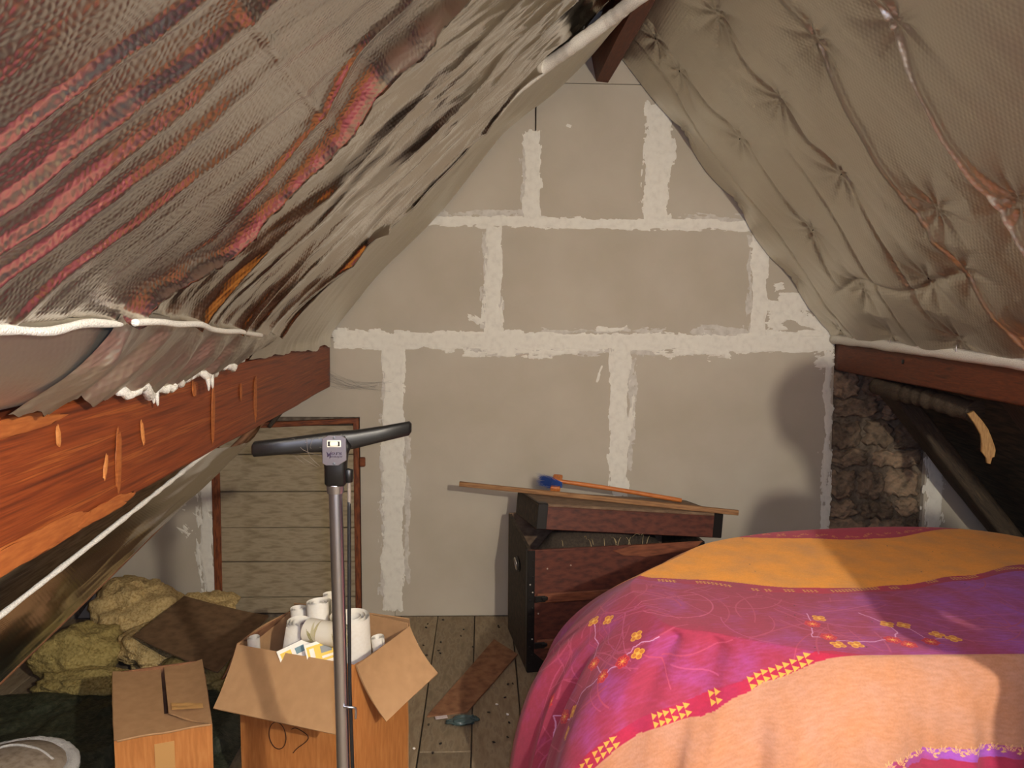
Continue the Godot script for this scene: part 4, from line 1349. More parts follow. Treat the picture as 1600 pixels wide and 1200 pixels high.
# ---------------------------------------------------------------- trunk, stick, broom
func trunk_and_broom() -> void:
	# local frame: origin at the front left foot, x along the front, z towards the wall is negative
	var yaw := deg_to_rad(8.5)
	var o := thing("trunk", "old brown wooden travelling trunk with slats and black corner iron, its lid lying askew", "trunk", Vector3(0.207, 0, -3.375))
	o.rotation.y = yaw
	var W := 0.85
	var D := 0.5
	var H := 0.585
	part("front_panel", box_mesh(Vector3(W, H - 0.01, 0.016), 0.004), M.trunk, o, T(Vector3(W / 2, H / 2, -0.008)))
	part("back_panel", box_mesh(Vector3(W, H + 0.035, 0.016), 0.004), M.trunk_top, o, T(Vector3(W / 2, H / 2 + 0.017, -D + 0.008)))
	var sp := prism(PackedVector2Array([Vector2(0, 0), Vector2(D - 0.03, 0), Vector2(D - 0.03, H + 0.03), Vector2(0, H - 0.002)]), -0.008, 0.008, 0.002)
	part("side_panel", sp, M.trunk_side, o, Transform3D(Basis(Vector3(0, 0, -1), Vector3(0, 1, 0), Vector3(1, 0, 0)), Vector3(0.008, 0, -0.015)))
	part("side_panel", sp, M.trunk_side, o, Transform3D(Basis(Vector3(0, 0, -1), Vector3(0, 1, 0), Vector3(1, 0, 0)), Vector3(W - 0.008, 0, -0.015)))
	part("bottom", box_mesh(Vector3(W - 0.02, 0.014, D - 0.02), 0.002), M.old_wood, o, T(Vector3(W / 2, 0.012, -D / 2)))
	for y in [0.135, 0.355]:
		var sl := part("slat", box_mesh(Vector3(W - 0.06, 0.044, 0.014), 0.004), M.slat, o, T(Vector3(W / 2 + 0.01, y, 0.007)))
		for x in [-W / 2 + 0.045, W / 2 - 0.06]:
			var st := start()
			add_box(st, Vector3(0.05, 0.03, 0.008), T(Vector3(x, 0, 0.010)), 0.003)
			add_box(st, Vector3(0.03, 0.018, 0.012), T(Vector3(x + 0.02, 0.002, 0.012)), 0.004)
			part("clasp", done(st), M.black_iron, sl)
	for x in [0.0, W]:
		var st := start()
		var s := 1.0 if x == 0.0 else -1.0
		add_box(st, Vector3(0.034, H - 0.01, 0.003), T(Vector3(x + s * 0.015, H / 2, 0.0015)), 0.001)
		add_box(st, Vector3(0.003, H - 0.01, 0.034), T(Vector3(x - s * 0.0015, H / 2, -0.015)), 0.001)
		var strip := part("corner_iron", done(st), M.black_iron, o)
		for k in 14:
			part("nail", lathe([Vector2(0.0042, 0), Vector2(0.0035, 0.002), Vector2(0, 0.0028)], 8), M.nail if k in [3, 9, 10] else M.black_iron, strip, Transform3D(Basis(Vector3(1, 0, 0), Vector3(0, 0, 1), Vector3(0, -1, 0)), Vector3(x + s * (0.01 + 0.012 * (k % 2)), 0.05 + k * 0.037, 0.003)))
	for x in [0.0, W]:
		var s := 1.0 if x == 0.0 else -1.0
		part("corner_plate", prism(PackedVector2Array([Vector2(0, 0), Vector2(s * 0.13, 0), Vector2(s * 0.10, 0.03), Vector2(s * 0.035, 0.09), Vector2(0, 0.12)]), 0.0, 0.004, 0.0005), M.black_iron, o, T(Vector3(x, 0.002, 0.0)))
	# ring handle on the left side
	var plate := part("handle_plate", lathe([Vector2(0.0, 0), Vector2(0.036, 0), Vector2(0.034, 0.004), Vector2(0.0, 0.005)], 18, 1.5), M.black_iron, o, Transform3D(Basis(Vector3(0, 1, 0), Vector3(-1, 0, 0), Vector3(0, 0, 1)), Vector3(0.0, 0.44, -0.23)))
	var tor := TorusMesh.new()
	tor.inner_radius = 0.024
	tor.outer_radius = 0.032
	tor.rings = 24
	tor.ring_segments = 8
	part("ring", tor, M.nail, plate, T(Vector3(0.0, 0.012, 0.0), 0, 0, 0.15))
	# torn strip of covering at the upper right
	part("torn_strip", prism(PackedVector2Array([Vector2(0.40, 0.56), Vector2(0.45, 0.535), Vector2(0.52, 0.53), Vector2(0.56, 0.522), Vector2(0.8, 0.545), Vector2(0.84, 0.585), Vector2(0.5, 0.582)]), 0.003, 0.008, 0.001), M.slat, o)
	for q in [Vector2(0.09, 0.49), Vector2(0.2, 0.50), Vector2(0.05, 0.28), Vector2(0.27, 0.2)]:
		part("nail", lathe([Vector2(0.004, 0), Vector2(0.003, 0.003), Vector2(0, 0.004)], 8), M.nail, o, Transform3D(Basis(Vector3(1, 0, 0), Vector3(0, 0, 1), Vector3(0, -1, 0)), Vector3(q.x, q.y, 0.0)))
	# packing inside
	var b := part("bundle", lump(Vector3(0.33, 0.33, 0.2), Vector3(2, 5, 1), 0.2, 0.5, 41, 31, 0.98), M.dark_cloth, self, T(o.transform * Vector3(0.40, 0.345, -0.25), yaw))
	tag(b, "dark cloth bundle packed inside the open trunk under its lid", "bundle")
	rng.seed = 9
	for k in 14:
		var x := rng.randf_range(0.15, 0.62)
		var p := o.transform * Vector3(x, 0.60, -0.06)
		var q := p + Vector3(rng.randf_range(-0.03, 0.03), rng.randf_range(-0.04, 0.03), 0.06)
		tag(part("straw", tube(smooth_path([p, (p + q) / 2 + Vector3(0, 0.01, 0), q], 6), 0.0011, 5), M.straw, self), "pale straw sticking out between trunk and lid", "straw", "straws under the trunk lid")
	# the lid, lying tilted on top
	var l := thing("trunk_lid", "loose brown trunk lid lying tilted across the open trunk, dusty on top", "lid", Vector3(0.245, 0.672, -3.40))
	l.basis = Basis.from_euler(Vector3(deg_to_rad(-5.5), deg_to_rad(10.5), deg_to_rad(-5.9)))
	var LW := 0.92
	var LD := 0.42
	var LH := 0.118
	var prof := PackedVector2Array([Vector2(0, 0), Vector2(LD, 0), Vector2(LD, LH * 0.86), Vector2(LD - 0.02, LH), Vector2(0.012, LH), Vector2(0, LH * 0.93)])
	part("top_panel", box_mesh(Vector3(LW, 0.016, LD), 0.005), M.trunk_top, l, T(Vector3(LW / 2, LH - 0.008, -LD / 2)))
	part("front_rim", box_mesh(Vector3(LW - 0.004, LH - 0.012, 0.014), 0.003), M.trunk, l, T(Vector3(LW / 2, (LH - 0.012) / 2, -0.007)))
	part("back_rim", box_mesh(Vector3(LW - 0.004, LH - 0.012, 0.014), 0.003), M.trunk, l, T(Vector3(LW / 2, (LH - 0.012) / 2, -LD + 0.007)))
	for x in [0.007, LW - 0.007]:
		part("side_rim", prism(prof, -0.007, 0.007, 0.001), M.trunk_side, l, Transform3D(Basis(Vector3(0, 0, -1), Vector3(0, 1, 0), Vector3(1, 0, 0)), Vector3(x, 0, 0)))
	for x in [0.022, LW - 0.022]:
		var st := start()
		add_box(st, Vector3(0.046, LH - 0.004, 0.004), T(Vector3(x, LH / 2, 0.001)), 0.001)
		add_box(st, Vector3(0.046, 0.004, 0.05), T(Vector3(x, LH, -0.024)), 0.001)
		part("corner_iron", done(st), M.black_iron, l)
	# long stick on the back edge of the lid
	var s := part("stick", worn_beam(1.36, 0.02, 0.024, 55.0, 0.0012, 0.003, 50), M.stick, self, along(l.transform * Vector3(-0.317, LH + 0.014, -0.42), l.transform * Vector3(0.994, LH + 0.014, 0.04)))
	tag(s, "long thin brown wooden batten lying across the back of the trunk lid", "stick")
	# hand broom with blue bristles
	var br := thing("hand_broom", "small broom with blue bristles and an orange-brown wooden handle on the trunk lid", "broom", l.transform * Vector3(0.235, LH + 0.022, -0.385))
	br.basis = l.basis
	part("head", worn_beam(0.15, 0.05, 0.026, 61.0, 0.0015, 0.008, 20), M.broom, br, T(Vector3(-0.045, 0.03, 0), PI / 2 - 0.35, 0, 0.35))
	part("handle", tube(smooth_path([Vector3(-0.05, 0.042, 0), Vector3(0.25, 0.022, 0.04), Vector3(0.6, -0.008, 0.10)], 14), PackedFloat32Array([0.009, 0.010, 0.011, 0.0115, 0.0115, 0.0115, 0.0115, 0.0115, 0.0115, 0.0115, 0.0115, 0.0115, 0.0115, 0.011]), 12), M.broom, br)
	var bs := start()
	rng.seed = 21
	for k in 420:
		var t := rng.randf_range(-0.07, 0.07)
		var w := rng.randf_range(-0.02, 0.02)
		var base := Vector3(-0.055 + t * 0.33 , 0.030 + w * 0.6, t * 0.9)
		var tip := base + Vector3(-0.062 + rng.randf_range(-0.012, 0.012), rng.randf_range(-0.012, 0.022) + w * 0.8, rng.randf_range(-0.016, 0.016))
		tip.y = maxf(tip.y, 0.004)
		var n := Vector3(0, 1, 0.4).normalized() * 0.0012
		var m := (tip - base).cross(n).normalized() * 0.0012
		tri(bs, base + n, base - n + m, tip)
		tri(bs, base - n + m, base - n - m, tip)
		tri(bs, base - n - m, base + n, tip)
	var bri := part("bristles", done(bs), M.bristle, br)
	bri.set_meta("kind", "stuff")
	bri.set_meta("label", "blue bristles")

# ---------------------------------------------------------------- floor polisher
func polisher() -> void:
	var X := -0.333
	var Z := -1.735
	var o := thing("floor_polisher", "upright electric floor polisher with black T handle, switch plate and chrome pole", "polisher", Vector3(X, 0, Z))
	part("pole", tube(PackedVector3Array([Vector3(-0.004, 1.275, 0), Vector3(0.008, 0.26, 0.0)]), 0.0155, 24), M.brushed, o)
	part("collar", lathe([Vector2(0.0165, 0), Vector2(0.0195, 0.001), Vector2(0.0195, 0.017), Vector2(0.0205, 0.018), Vector2(0.0205, 0.021), Vector2(0.017, 0.022)], 24), M.brushed, o, T(Vector3(-0.004, 1.262, 0)))
	# black T handle
	var h := start()
	var stations := [[-0.172, 1.372, 0.045, 0.010, 0.010], [-0.168, 1.372, 0.044, 0.0155, 0.0145], [-0.10, 1.376, 0.027, 0.0165, 0.016], [-0.045, 1.379, 0.010, 0.0185, 0.018], [0.0, 1.381, 0.0, 0.021, 0.02], [0.045, 1.384, -0.016, 0.019, 0.018], [0.10, 1.392, -0.038, 0.0165, 0.016], [0.162, 1.402, -0.06, 0.015, 0.0145], [0.167, 1.403, -0.062, 0.009, 0.009]]
	var loops := []
	for s in stations:
		var ring := []
		for k in 20:
			var a := TAU * k / 20.0
			var cx := signf(cos(a)) * pow(absf(cos(a)), 0.6)
			var cy := signf(sin(a)) * pow(absf(sin(a)), 0.6)
			ring.append(Vector3(s[0] - 0.003, s[1] + cy * s[3] * 1.1, s[2] + cx * s[4]))
		loops.append(ring)
	h.set_smooth_group(1)
	hull(h, loops)
	part("handle_grip", done(h), M.black_plastic, o)
	var st := start()
	st.set_smooth_group(1)
	loops = []
	for s in [[1.395, 0.024, 0.021], [1.372, 0.037, 0.022], [1.352, 0.028, 0.022], [1.335, 0.0255, 0.022], [1.322, 0.0245, 0.022], [1.286, 0.0245, 0.0225], [1.281, 0.021, 0.019]]:
		var ring := []
		for k in 20:
			var a := -TAU * k / 20.0
			ring.append(Vector3(-0.002 + s[1] * signf(cos(a)) * pow(absf(cos(a)), 0.5), s[0], s[2] * signf(sin(a)) * pow(absf(sin(a)), 0.5)))
		loops.append(ring)
	loops.reverse()
	hull(st, loops)
	part("handle_stem", done(st), M.black_plastic, o)
	# switch plate
	var zf := 0.0265
	var pl := part("switch_plate", prism(PackedVector2Array([Vector2(-0.027, 1.392), Vector2(-0.013, 1.399), Vector2(0.015, 1.399), Vector2(0.0265, 1.393), Vector2(0.0265, 1.343), Vector2(0.008, 1.331), Vector2(-0.019, 1.331), Vector2(-0.027, 1.336)]), zf - 0.004, zf, 0.0008), M.brushed, o)
	part("switch_rim", box_mesh(Vector3(0.031, 0.0155, 0.003), 0.001), M.plate_rim, pl, T(Vector3(-0.0005, 1.381, zf + 0.001)))
	part("switch_well", box_mesh(Vector3(0.026, 0.0105, 0.002), 0.0004), M.black_plastic, pl, T(Vector3(-0.0005, 1.381, zf + 0.002)))
	part("rocker_switch", box_mesh(Vector3(0.018, 0.0098, 0.006), 0.0015), M.cream, pl, T(Vector3(0.0, 1.381, zf + 0.003), 0.15))
	for q in [Vector2(0.0, 1.394), Vector2(-0.001, 1.3355)]:
		part("screw", lathe([Vector2(0, 0), Vector2(0.0033, 0), Vector2(0.0028, 0.0015), Vector2(0, 0.002)], 12), M.motor, pl, Transform3D(Basis(Vector3(1, 0, 0), Vector3(0, 0, 1), Vector3(0, -1, 0)), Vector3(q.x, q.y, zf)))
	var ser := SystemFont.new()
	ser.font_names = PackedStringArray(["Droid Serif"])
	ser.font_weight = 700
	var em := PackedVector2Array()
	for c in [Vector2(-205, 15), Vector2(-162, 60), Vector2(-142, 90), Vector2(-102, 50), Vector2(-67, 0), Vector2(-82, 50), Vector2(-95, 120), Vector2(-99, 170), Vector2(-122, 220), Vector2(-127, 170), Vector2(-122, 120), Vector2(-147, 145), Vector2(-162, 120), Vector2(-172, 170), Vector2(-185, 160), Vector2(-182, 100), Vector2(-192, 50)]:
		em.append(Vector2(c.x * 0.0000875, 1.365 - c.y * 0.0000875))
	part("lettering", prism(em, zf, zf + 0.0005), M.logo, pl)
	for tx in [["ors", 20, 0.0053, 1.3593, 1.35], ["menager", 11, 0.0048, 1.3520, 1.0]]:
		var tm := TextMesh.new()
		tm.text = tx[0]
		tm.font = ser
		tm.font_size = tx[1]
		tm.pixel_size = 0.00056
		tm.depth = 0.0004
		part("lettering", tm, M.logo, pl, Transform3D(Basis(Vector3(tx[4], 0, 0), Vector3(0.25, 1, 0), Vector3(0, 0, 1)), Vector3(tx[2], tx[3], zf + 0.0003)))
	# cable down the side
	part("cable_sleeve", tube(smooth_path([Vector3(0.026, 1.30, -0.004), Vector3(0.0265, 1.26, -0.004), Vector3(0.026, 1.225, -0.004)], 8), 0.0042, 10), M.sleeve, o)
	part("cable", tube(smooth_path([Vector3(0.026, 1.24, -0.004), Vector3(0.0245, 1.1, -0.003), Vector3(0.023, 0.95, 0.0), Vector3(0.0225, 0.8, 0.002), Vector3(0.026, 0.6, 0.002), Vector3(0.026, 0.35, 0.0), Vector3(0.02, 0.24, 0.0)], 50), 0.0044, 10), M.rubber, o)
	part("cable_gland", lathe([Vector2(0.0, 0), Vector2(0.009, 0.002), Vector2(0.011, 0.03), Vector2(0.0, 0.034)], 14), M.black_plastic, o, T(Vector3(0.026, 1.285, -0.002)))
	part("cable_hook", tube(smooth_path([Vector3(0.010, 0.752, 0.012), Vector3(0.02, 0.754, 0.016), Vector3(0.034, 0.75, 0.012), Vector3(0.037, 0.742, 0.008), Vector3(0.036, 0.72, 0.006)], 16), 0.0028, 8), M.brushed, o)
	# motor head and brush deck on the floor
	part("motor_housing", lathe([Vector2(0, 0.06), Vector2(0.14, 0.06), Vector2(0.15, 0.07), Vector2(0.145, 0.12), Vector2(0.12, 0.17), Vector2(0.09, 0.2), Vector2(0.05, 0.225), Vector2(0.03, 0.27), Vector2(0.022, 0.31), Vector2(0.0, 0.315)], 32), M.motor, o)
	part("brush_ring", lathe([Vector2(0, 0.002), Vector2(0.13, 0.002), Vector2(0.142, 0.03), Vector2(0.135, 0.06), Vector2(0, 0.062)], 32), M.black_plastic, o)
	# cobweb from the handle
	var cw := thing("cobweb", "grey cobweb threads hanging from the left arm of the polisher handle", "cobweb", Vector3(X, 0, Z), "", "stuff")
	rng.seed = 14
	var cst := SurfaceTool.new()
	cst.begin(Mesh.PRIMITIVE_TRIANGLES)
	for k in 16:
		var a := Vector3(rng.randf_range(-0.13, -0.03), 1.394, rng.randf_range(0.01, 0.04))
		var b := Vector3(rng.randf_range(-0.07, -0.028), rng.randf_range(1.32, 1.385), 0.02 + rng.randf_range(0.0, 0.015))
		if k % 3 == 0:
			b = Vector3(rng.randf_range(-0.06, -0.0), rng.randf_range(1.39, 1.40), 0.02)
		cst.append_from(tube(smooth_path([a, (a + b) / 2 + Vector3(-0.01, -0.006, 0), b], 8), 0.00035, 4), 0, Transform3D())
	part("threads", cst.commit(), M.sleeve, cw).set_meta("kind", "stuff")
# ---------------------------------------------------------------- cardboard and boxes
func thick(P: PackedVector3Array, nu: int, nv: int, th: float) -> ArrayMesh:
	# a sheet with real thickness from a grid of points on its front face
	var front := grid(P, nu, nv)
	var N: PackedVector3Array = front.surface_get_arrays(0)[Mesh.ARRAY_NORMAL]
	var Q := PackedVector3Array()
	for k in P.size():
		Q.append(P[k] - N[k] * th)
	var st := SurfaceTool.new()
	st.begin(Mesh.PRIMITIVE_TRIANGLES)
	st.append_from(front, 0, Transform3D())
	st.append_from(grid(Q, nu, nv, PackedVector2Array(), true), 0, Transform3D())
	var rim := PackedInt32Array()
	for i in nu:
		rim.append(i)
	for j in range(1, nv):
		rim.append(j * nu + nu - 1)
	for i in range(nu - 2, -1, -1):
		rim.append((nv - 1) * nu + i)
	for j in range(nv - 2, 0, -1):
		rim.append(j * nu)
	var R := PackedVector3Array()
	for pass_n in 2:
		for k in rim.size() + 1:
			R.append((P if pass_n == 0 else Q)[rim[k % rim.size()]])
	st.append_from(grid(R, rim.size() + 1, 2), 0, Transform3D())
	return st.commit()

func flap(a: Vector3, b: Vector3, c: Vector3, d: Vector3, bow: float, th := 0.005, sd := 0.0) -> ArrayMesh:
	# hinge a-b, outer edge c (on the side of a) to d
	var nu := 16
	var nv := 12
	var n := (b - a).cross(c - a).normalized()
	var P := PackedVector3Array()
	for j in nv:
		for i in nu:
			var u := i / (nu - 1.0)
			var v := j / (nv - 1.0)
			P.append(a.lerp(b, u).lerp(c.lerp(d, u), v) + n * (bow * sin(PI * v) * (0.6 + 0.4 * sin(PI * u)) + 0.0025 * noise.get_noise_2d(u * 90 + sd, v * 90)))
	return thick(P, nu, nv, th)

func panel(a: Vector3, b: Vector3, h: float, bulge: float, th := 0.005) -> ArrayMesh:
	# an upright cardboard side from the floor edge a-b; bulges outwards near its rim
	var nu := 24
	var nv := 14
	var n := (b - a).cross(Vector3.UP).normalized()
	var P := PackedVector3Array()
	for j in nv:
		for i in nu:
			var u := i / (nu - 1.0)
			var v := j / (nv - 1.0)
			P.append(a.lerp(b, u) + Vector3(0, h * v, 0) + n * (bulge * sin(PI * u) * smoothstep(0.2, 1.0, v) + 0.002 * noise.get_noise_2d(u * 70, v * 70)))
	return thick(P, nu, nv, th)

func spiral_roll(r0: float, r1: float, turns: float, length: float, seed_at := 0.0) -> ArrayMesh:
	# a loosely wound sheet, standing along local y
	var n := int(turns * 26)
	var ring := []
	for k in n + 1:
		var t := k / float(n)
		var a := t * turns * TAU
		var r := lerpf(r0, r1, t) * (1.0 + 0.03 * sin(a * 2.0 + seed_at))
		ring.append(Vector2(cos(a) * r, sin(a) * r))
	for k in range(n, -1, -1):
		var t := k / float(n)
		var a := t * turns * TAU
		var r := lerpf(r0, r1, t) * (1.0 + 0.03 * sin(a * 2.0 + seed_at)) - 0.0012
		ring.append(Vector2(cos(a) * r, sin(a) * r))
	ring.append(ring[0])
	var P := PackedVector3Array()
	var UV := PackedVector2Array()
	for j in 9:
		for i in ring.size():
			var y := length * (j / 8.0)
			var wv := 0.0015 * sin(i * 0.3 + seed_at) if j == 8 else 0.0
			P.append(Vector3(ring[i].x, y + wv, ring[i].y))
			UV.append(Vector2(i * 0.02, y / 0.2))
	return grid(P, ring.size(), 9, UV, true, true)

func leaf_paper() -> StandardMaterial3D:
	var im := Image.create_empty(256, 256, false, Image.FORMAT_RGB8)
	im.fill(c8(236, 229, 210))
	for q in [Vector2(60, 70), Vector2(180, 190), Vector2(190, 50), Vector2(60, 200)]:
		for k in 7:
			var a := -PI / 2 + (k - 3) * 0.5
			var d := Vector2(cos(a), sin(a))
			var n := Vector2(-d.y, d.x)
			for s in [-1.0, 1.0]:
				wedge(im, q + d * 6, q + d * 28 + n * s * 7.0, q + d * 54, [c8(196, 184, 138), c8(170, 160, 108), c8(206, 196, 152)][k % 3])
	var m := StandardMaterial3D.new()
	m.albedo_texture = ImageTexture.create_from_image(im)
	m.roughness = 0.7
	return m

func open_box() -> void:
	var FL := Vector3(-0.816, 0.55, -2.494)
	var FR := Vector3(-0.405, 0.55, -2.343)
	var BR := Vector3(-0.262, 0.55, -2.617)
	var BL := Vector3(-0.705, 0.55, -2.77)
	var dn := Vector3(0, -0.55, 0)
	var o := thing("cardboard_box", "tall open cardboard box with flaps hanging out, full of wallpaper rolls", "box")
	part("front_panel", panel(FL + dn, FR + dn, 0.55, 0.004), M.card_front, o)
	part("side_panel", panel(FR + dn, BR + dn, 0.55, 0.012), M.card_front, o)
	part("back_panel", panel(BR + dn, BL + dn, 0.57, 0.03), M.card, o)
	part("side_panel", panel(BL + dn, FL + dn, 0.555, 0.02), M.card, o)
	part("bottom", box_mesh(Vector3(0.4, 0.006, 0.27), 0.001), M.card, o, T(Vector3(-0.545, 0.008, -2.555), -0.35))
	part("front_flap", flap(FL + Vector3(0, 0.003, 0.004), FR.lerp(FL, 0.06) + Vector3(0, 0.003, 0.004), Vector3(-0.842, 0.42, -2.323), Vector3(-0.432, 0.405, -2.192), 0.012, 0.005, 3.0), M.card, o)
	part("side_flap", flap(FR + Vector3(0.004, 0.002, 0.004), BR + Vector3(0.003, 0.006, 0), Vector3(-0.306, 0.365, -2.335), Vector3(-0.148, 0.45, -2.48), 0.02, 0.006, 9.0), M.card, o)
	part("side_flap", flap(BL + Vector3(0, 0.004, 0), FL + Vector3(0, 0.004, 0), Vector3(-0.80, 0.42, -2.80), Vector3(-0.885, 0.41, -2.53), 0.01, 0.005, 15.0), M.card_red, o)
	part("back_flap", flap(BR + Vector3(0, 0.02, -0.032), BL + Vector3(0, 0.02, -0.032), Vector3(-0.25, 0.42, -2.74), Vector3(-0.74, 0.42, -2.90), 0.01, 0.005, 21.0), M.card, o)
	# pen marks on the front: a ring and a crooked stroke
	var ax := (FR - FL).normalized()
	var nz := ax.cross(Vector3.UP).normalized()
	var base := FL + Vector3(0, -0.55, 0)
	var face := func(x: float, y: float) -> Vector3: return base + ax * x + Vector3(0, y, 0) + nz * (0.0045 + 0.004 * sin(PI * x / 0.438) * smoothstep(0.2, 1.0, y / 0.55))
	var ring := []
	for k in 21:
		var a := TAU * k / 20.0 + 0.4
		ring.append(face.call(0.150 + 0.033 * cos(a), 0.262 + 0.047 * sin(a)))
	part("pen_mark", tube(smooth_path(ring, 60), 0.0013, 5), M.ink, o)
	part("pen_mark", tube(smooth_path([face.call(0.205, 0.295), face.call(0.225, 0.302), face.call(0.265, 0.285), face.call(0.262, 0.265), face.call(0.225, 0.232), face.call(0.208, 0.212)], 30), 0.0013, 5), M.ink, o)
	part("corner_tape", box_mesh(Vector3(0.003, 0.5, 0.05), 0.001), M.tape, o, Transform3D(Basis(ax, Vector3.UP, -nz), FR + Vector3(0.004, -0.27, -0.028)))
	# wallpaper rolls
	var defs := [
		[Vector3(-0.772, 0.40, -2.53), 0.012, 0.022, 2.4, 0.175, 0.10, -0.12, "small cream wallpaper roll at the left corner of the open box", 0],
		[Vector3(-0.675, 0.30, -2.555), 0.02, 0.054, 3.4, 0.315, 0.10, -0.16, "broad white wallpaper roll leaning at the left in the open box", 1],
		[Vector3(-0.565, 0.34, -2.60), 0.014, 0.048, 3.2, 0.31, -0.05, -0.04, "cream wallpaper roll standing upright in the middle of the open box", 0],
		[Vector3(-0.545, 0.36, -2.672), 0.012, 0.032, 3.0, 0.29, 0.0, -0.05, "tallest narrow wallpaper roll at the back of the open box", 0],
		[Vector3(-0.638, 0.33, -2.655), 0.012, 0.032, 3.0, 0.28, -0.04, 0.04, "short yellowed wallpaper roll behind the broad white one", 0],
		[Vector3(-0.443, 0.28, -2.57), 0.03, 0.072, 3.0, 0.345, -0.05, 0.02, "widest white wallpaper roll at the right behind the polisher pole", 0],
		[Vector3(-0.345, 0.36, -2.585), 0.010, 0.024, 2.6, 0.185, -0.12, -0.1, "small white wallpaper roll tucked in the right corner of the open box", 0],
		[Vector3(-0.590, 0.35, -2.50), 0.012, 0.027, 2.8, 0.28, 0.06, 0.02, "mauve wallpaper roll wedged between white rolls in the open box", 2]]
	var mats := [M.paper, M.paper, M.paper_mauve]
	for d in defs:
		var r := part("wallpaper_roll", spiral_roll(d[1], d[2], d[3], d[4], d[0].x * 50.0), mats[d[8]], self, T(d[0], d[0].x * 9.0, d[5], d[6]))
		tag(r, d[7], "wallpaper roll", "wallpaper rolls in the open box")
	var pr := part("wallpaper_roll", spiral_roll(0.012, 0.046, 3.2, 0.14, 2.0), leaf_paper(), self, T(Vector3(-0.560, 0.607, -2.47), -0.25, PI / 2 - 0.1, -PI / 2 + 0.2) * T(Vector3(0, -0.02, 0)))
	tag(pr, "cream wallpaper roll with a pale green leaf print lying across the box", "wallpaper roll", "wallpaper rolls in the open box")
	# printed leaflets
	for d in [[Vector3(-0.605, 0.546, -2.428), 0.32, "white and yellow printed leaflet sticking out at the front of the open box", 0], [Vector3(-0.515, 0.565, -2.41), 0.18, "yellow printed leaflet with grey panels beside the polisher pole", 1]]:
		var lf := thing("leaflet", d[2], "leaflet", d[0])
		lf.rotation = Vector3(-0.5, 0.30, d[1])
		part("sheet", box_mesh(Vector3(0.11, 0.075, 0.0015), 0.0004), M.paper, lf)
		for b in ([[-0.03, 0.01, 0.035, 0.03, M.yellow_print], [0.015, 0.012, 0.03, 0.02, M.teal_print], [0.0, -0.02, 0.09, 0.012, M.yellow_print]] if d[3] == 0 else [[-0.005, 0.0, 0.09, 0.055, M.yellow_print], [0.01, 0.008, 0.035, 0.022, M.grey_print], [-0.035, 0.005, 0.015, 0.03, M.paper], [0.012, -0.016, 0.04, 0.008, M.paper]]):
			part("print_patch", box_mesh(Vector3(b[2], b[3], 0.0006), 0.0001), b[4], lf, T(Vector3(b[0], b[1], 0.0010 + 0.0003 * (0.0 if b[3] > 0.05 else 1.0))))

func small_box() -> void:
	var FL := Vector3(-1.085, 0.40, -2.185)
	var FR := Vector3(-0.829, 0.40, -2.269)
	var BR := Vector3(-1.014, 0.40, -2.70)
	var BL := Vector3(-1.290, 0.40, -2.61)
	var dn := Vector3(0, -0.40, 0)
	var o := thing("cardboard_box", "smaller cardboard box with its two top flaps folded nearly shut, left of the open box", "box")
	part("front_panel", panel(FL + dn, FR + dn, 0.40, 0.003), M.card_front, o)
	part("side_panel", panel(FR + dn, BR + dn, 0.40, 0.003), M.card_red, o)
	part("back_panel", panel(BR + dn, BL + dn, 0.40, 0.003), M.card_red, o)
	part("side_panel", panel(BL + dn, FL + dn, 0.40, 0.003), M.card, o)
	part("bottom", box_mesh(Vector3(0.25, 0.006, 0.42), 0.001), M.card, o, T(Vector3(-1.055, 0.008, -2.44), 0.42))
	var mf := FL.lerp(FR, 0.53)
	var mb := BL.lerp(BR, 0.54)
	part("left_flap", flap(BL + Vector3(0, 0.004, 0), FL + Vector3(0, 0.004, 0), mb + Vector3(-0.004, -0.012, 0), mf + Vector3(-0.004, -0.002, 0), -0.006, 0.005, 4.0), M.card, o)
	part("right_flap", flap(FR + Vector3(0, 0.004, 0), BR + Vector3(0, 0.004, 0), mf.lerp(mb, 0.24) + Vector3(0.010, 0.006, 0), mb + Vector3(0.008, -0.004, 0), -0.010, 0.005, 8.0), M.card, o)
	part("inner_flap", flap(FL + Vector3(0, -0.008, 0), FR + Vector3(0, -0.008, 0), FL.lerp(BL, 0.3) + Vector3(0, -0.014, 0), FR.lerp(BR, 0.3) + Vector3(0, -0.014, 0), 0.0, 0.004, 2.0), M.card, o)
	# tape and worn front edge
	var ax := (FR - FL).normalized()
	var nz := ax.cross(Vector3.UP).normalized()
	part("tape", box_mesh(Vector3(0.055, 0.36, 0.0012), 0.0003), M.tape, o, Transform3D(Basis(ax, Vector3.UP, -nz), FL.lerp(FR, 0.5) + Vector3(0, -0.21, 0) + nz * 0.0035))
	part("torn_edge", tube(smooth_path([FL + Vector3(0.01, 0.001, 0.003), FL.lerp(FR, 0.3) + Vector3(0, 0.004, 0.004), FL.lerp(FR, 0.55) + Vector3(0, 0.002, 0.005), FL.lerp(FR, 0.8) + Vector3(0, 0.004, 0.003), FR + Vector3(-0.004, 0.001, 0.002)], 30), 0.0035, 6), M.card, o)
	part("crease_tape", flap(mf.lerp(mb, 0.26) + Vector3(0.02, 0.010, 0.0), FR.lerp(BR, 0.2) + Vector3(-0.02, 0.008, 0), mf.lerp(mb, 0.36) + Vector3(0.02, 0.010, 0), FR.lerp(BR, 0.26) + Vector3(-0.02, 0.009, 0), 0.0, 0.001), M.tape, o)

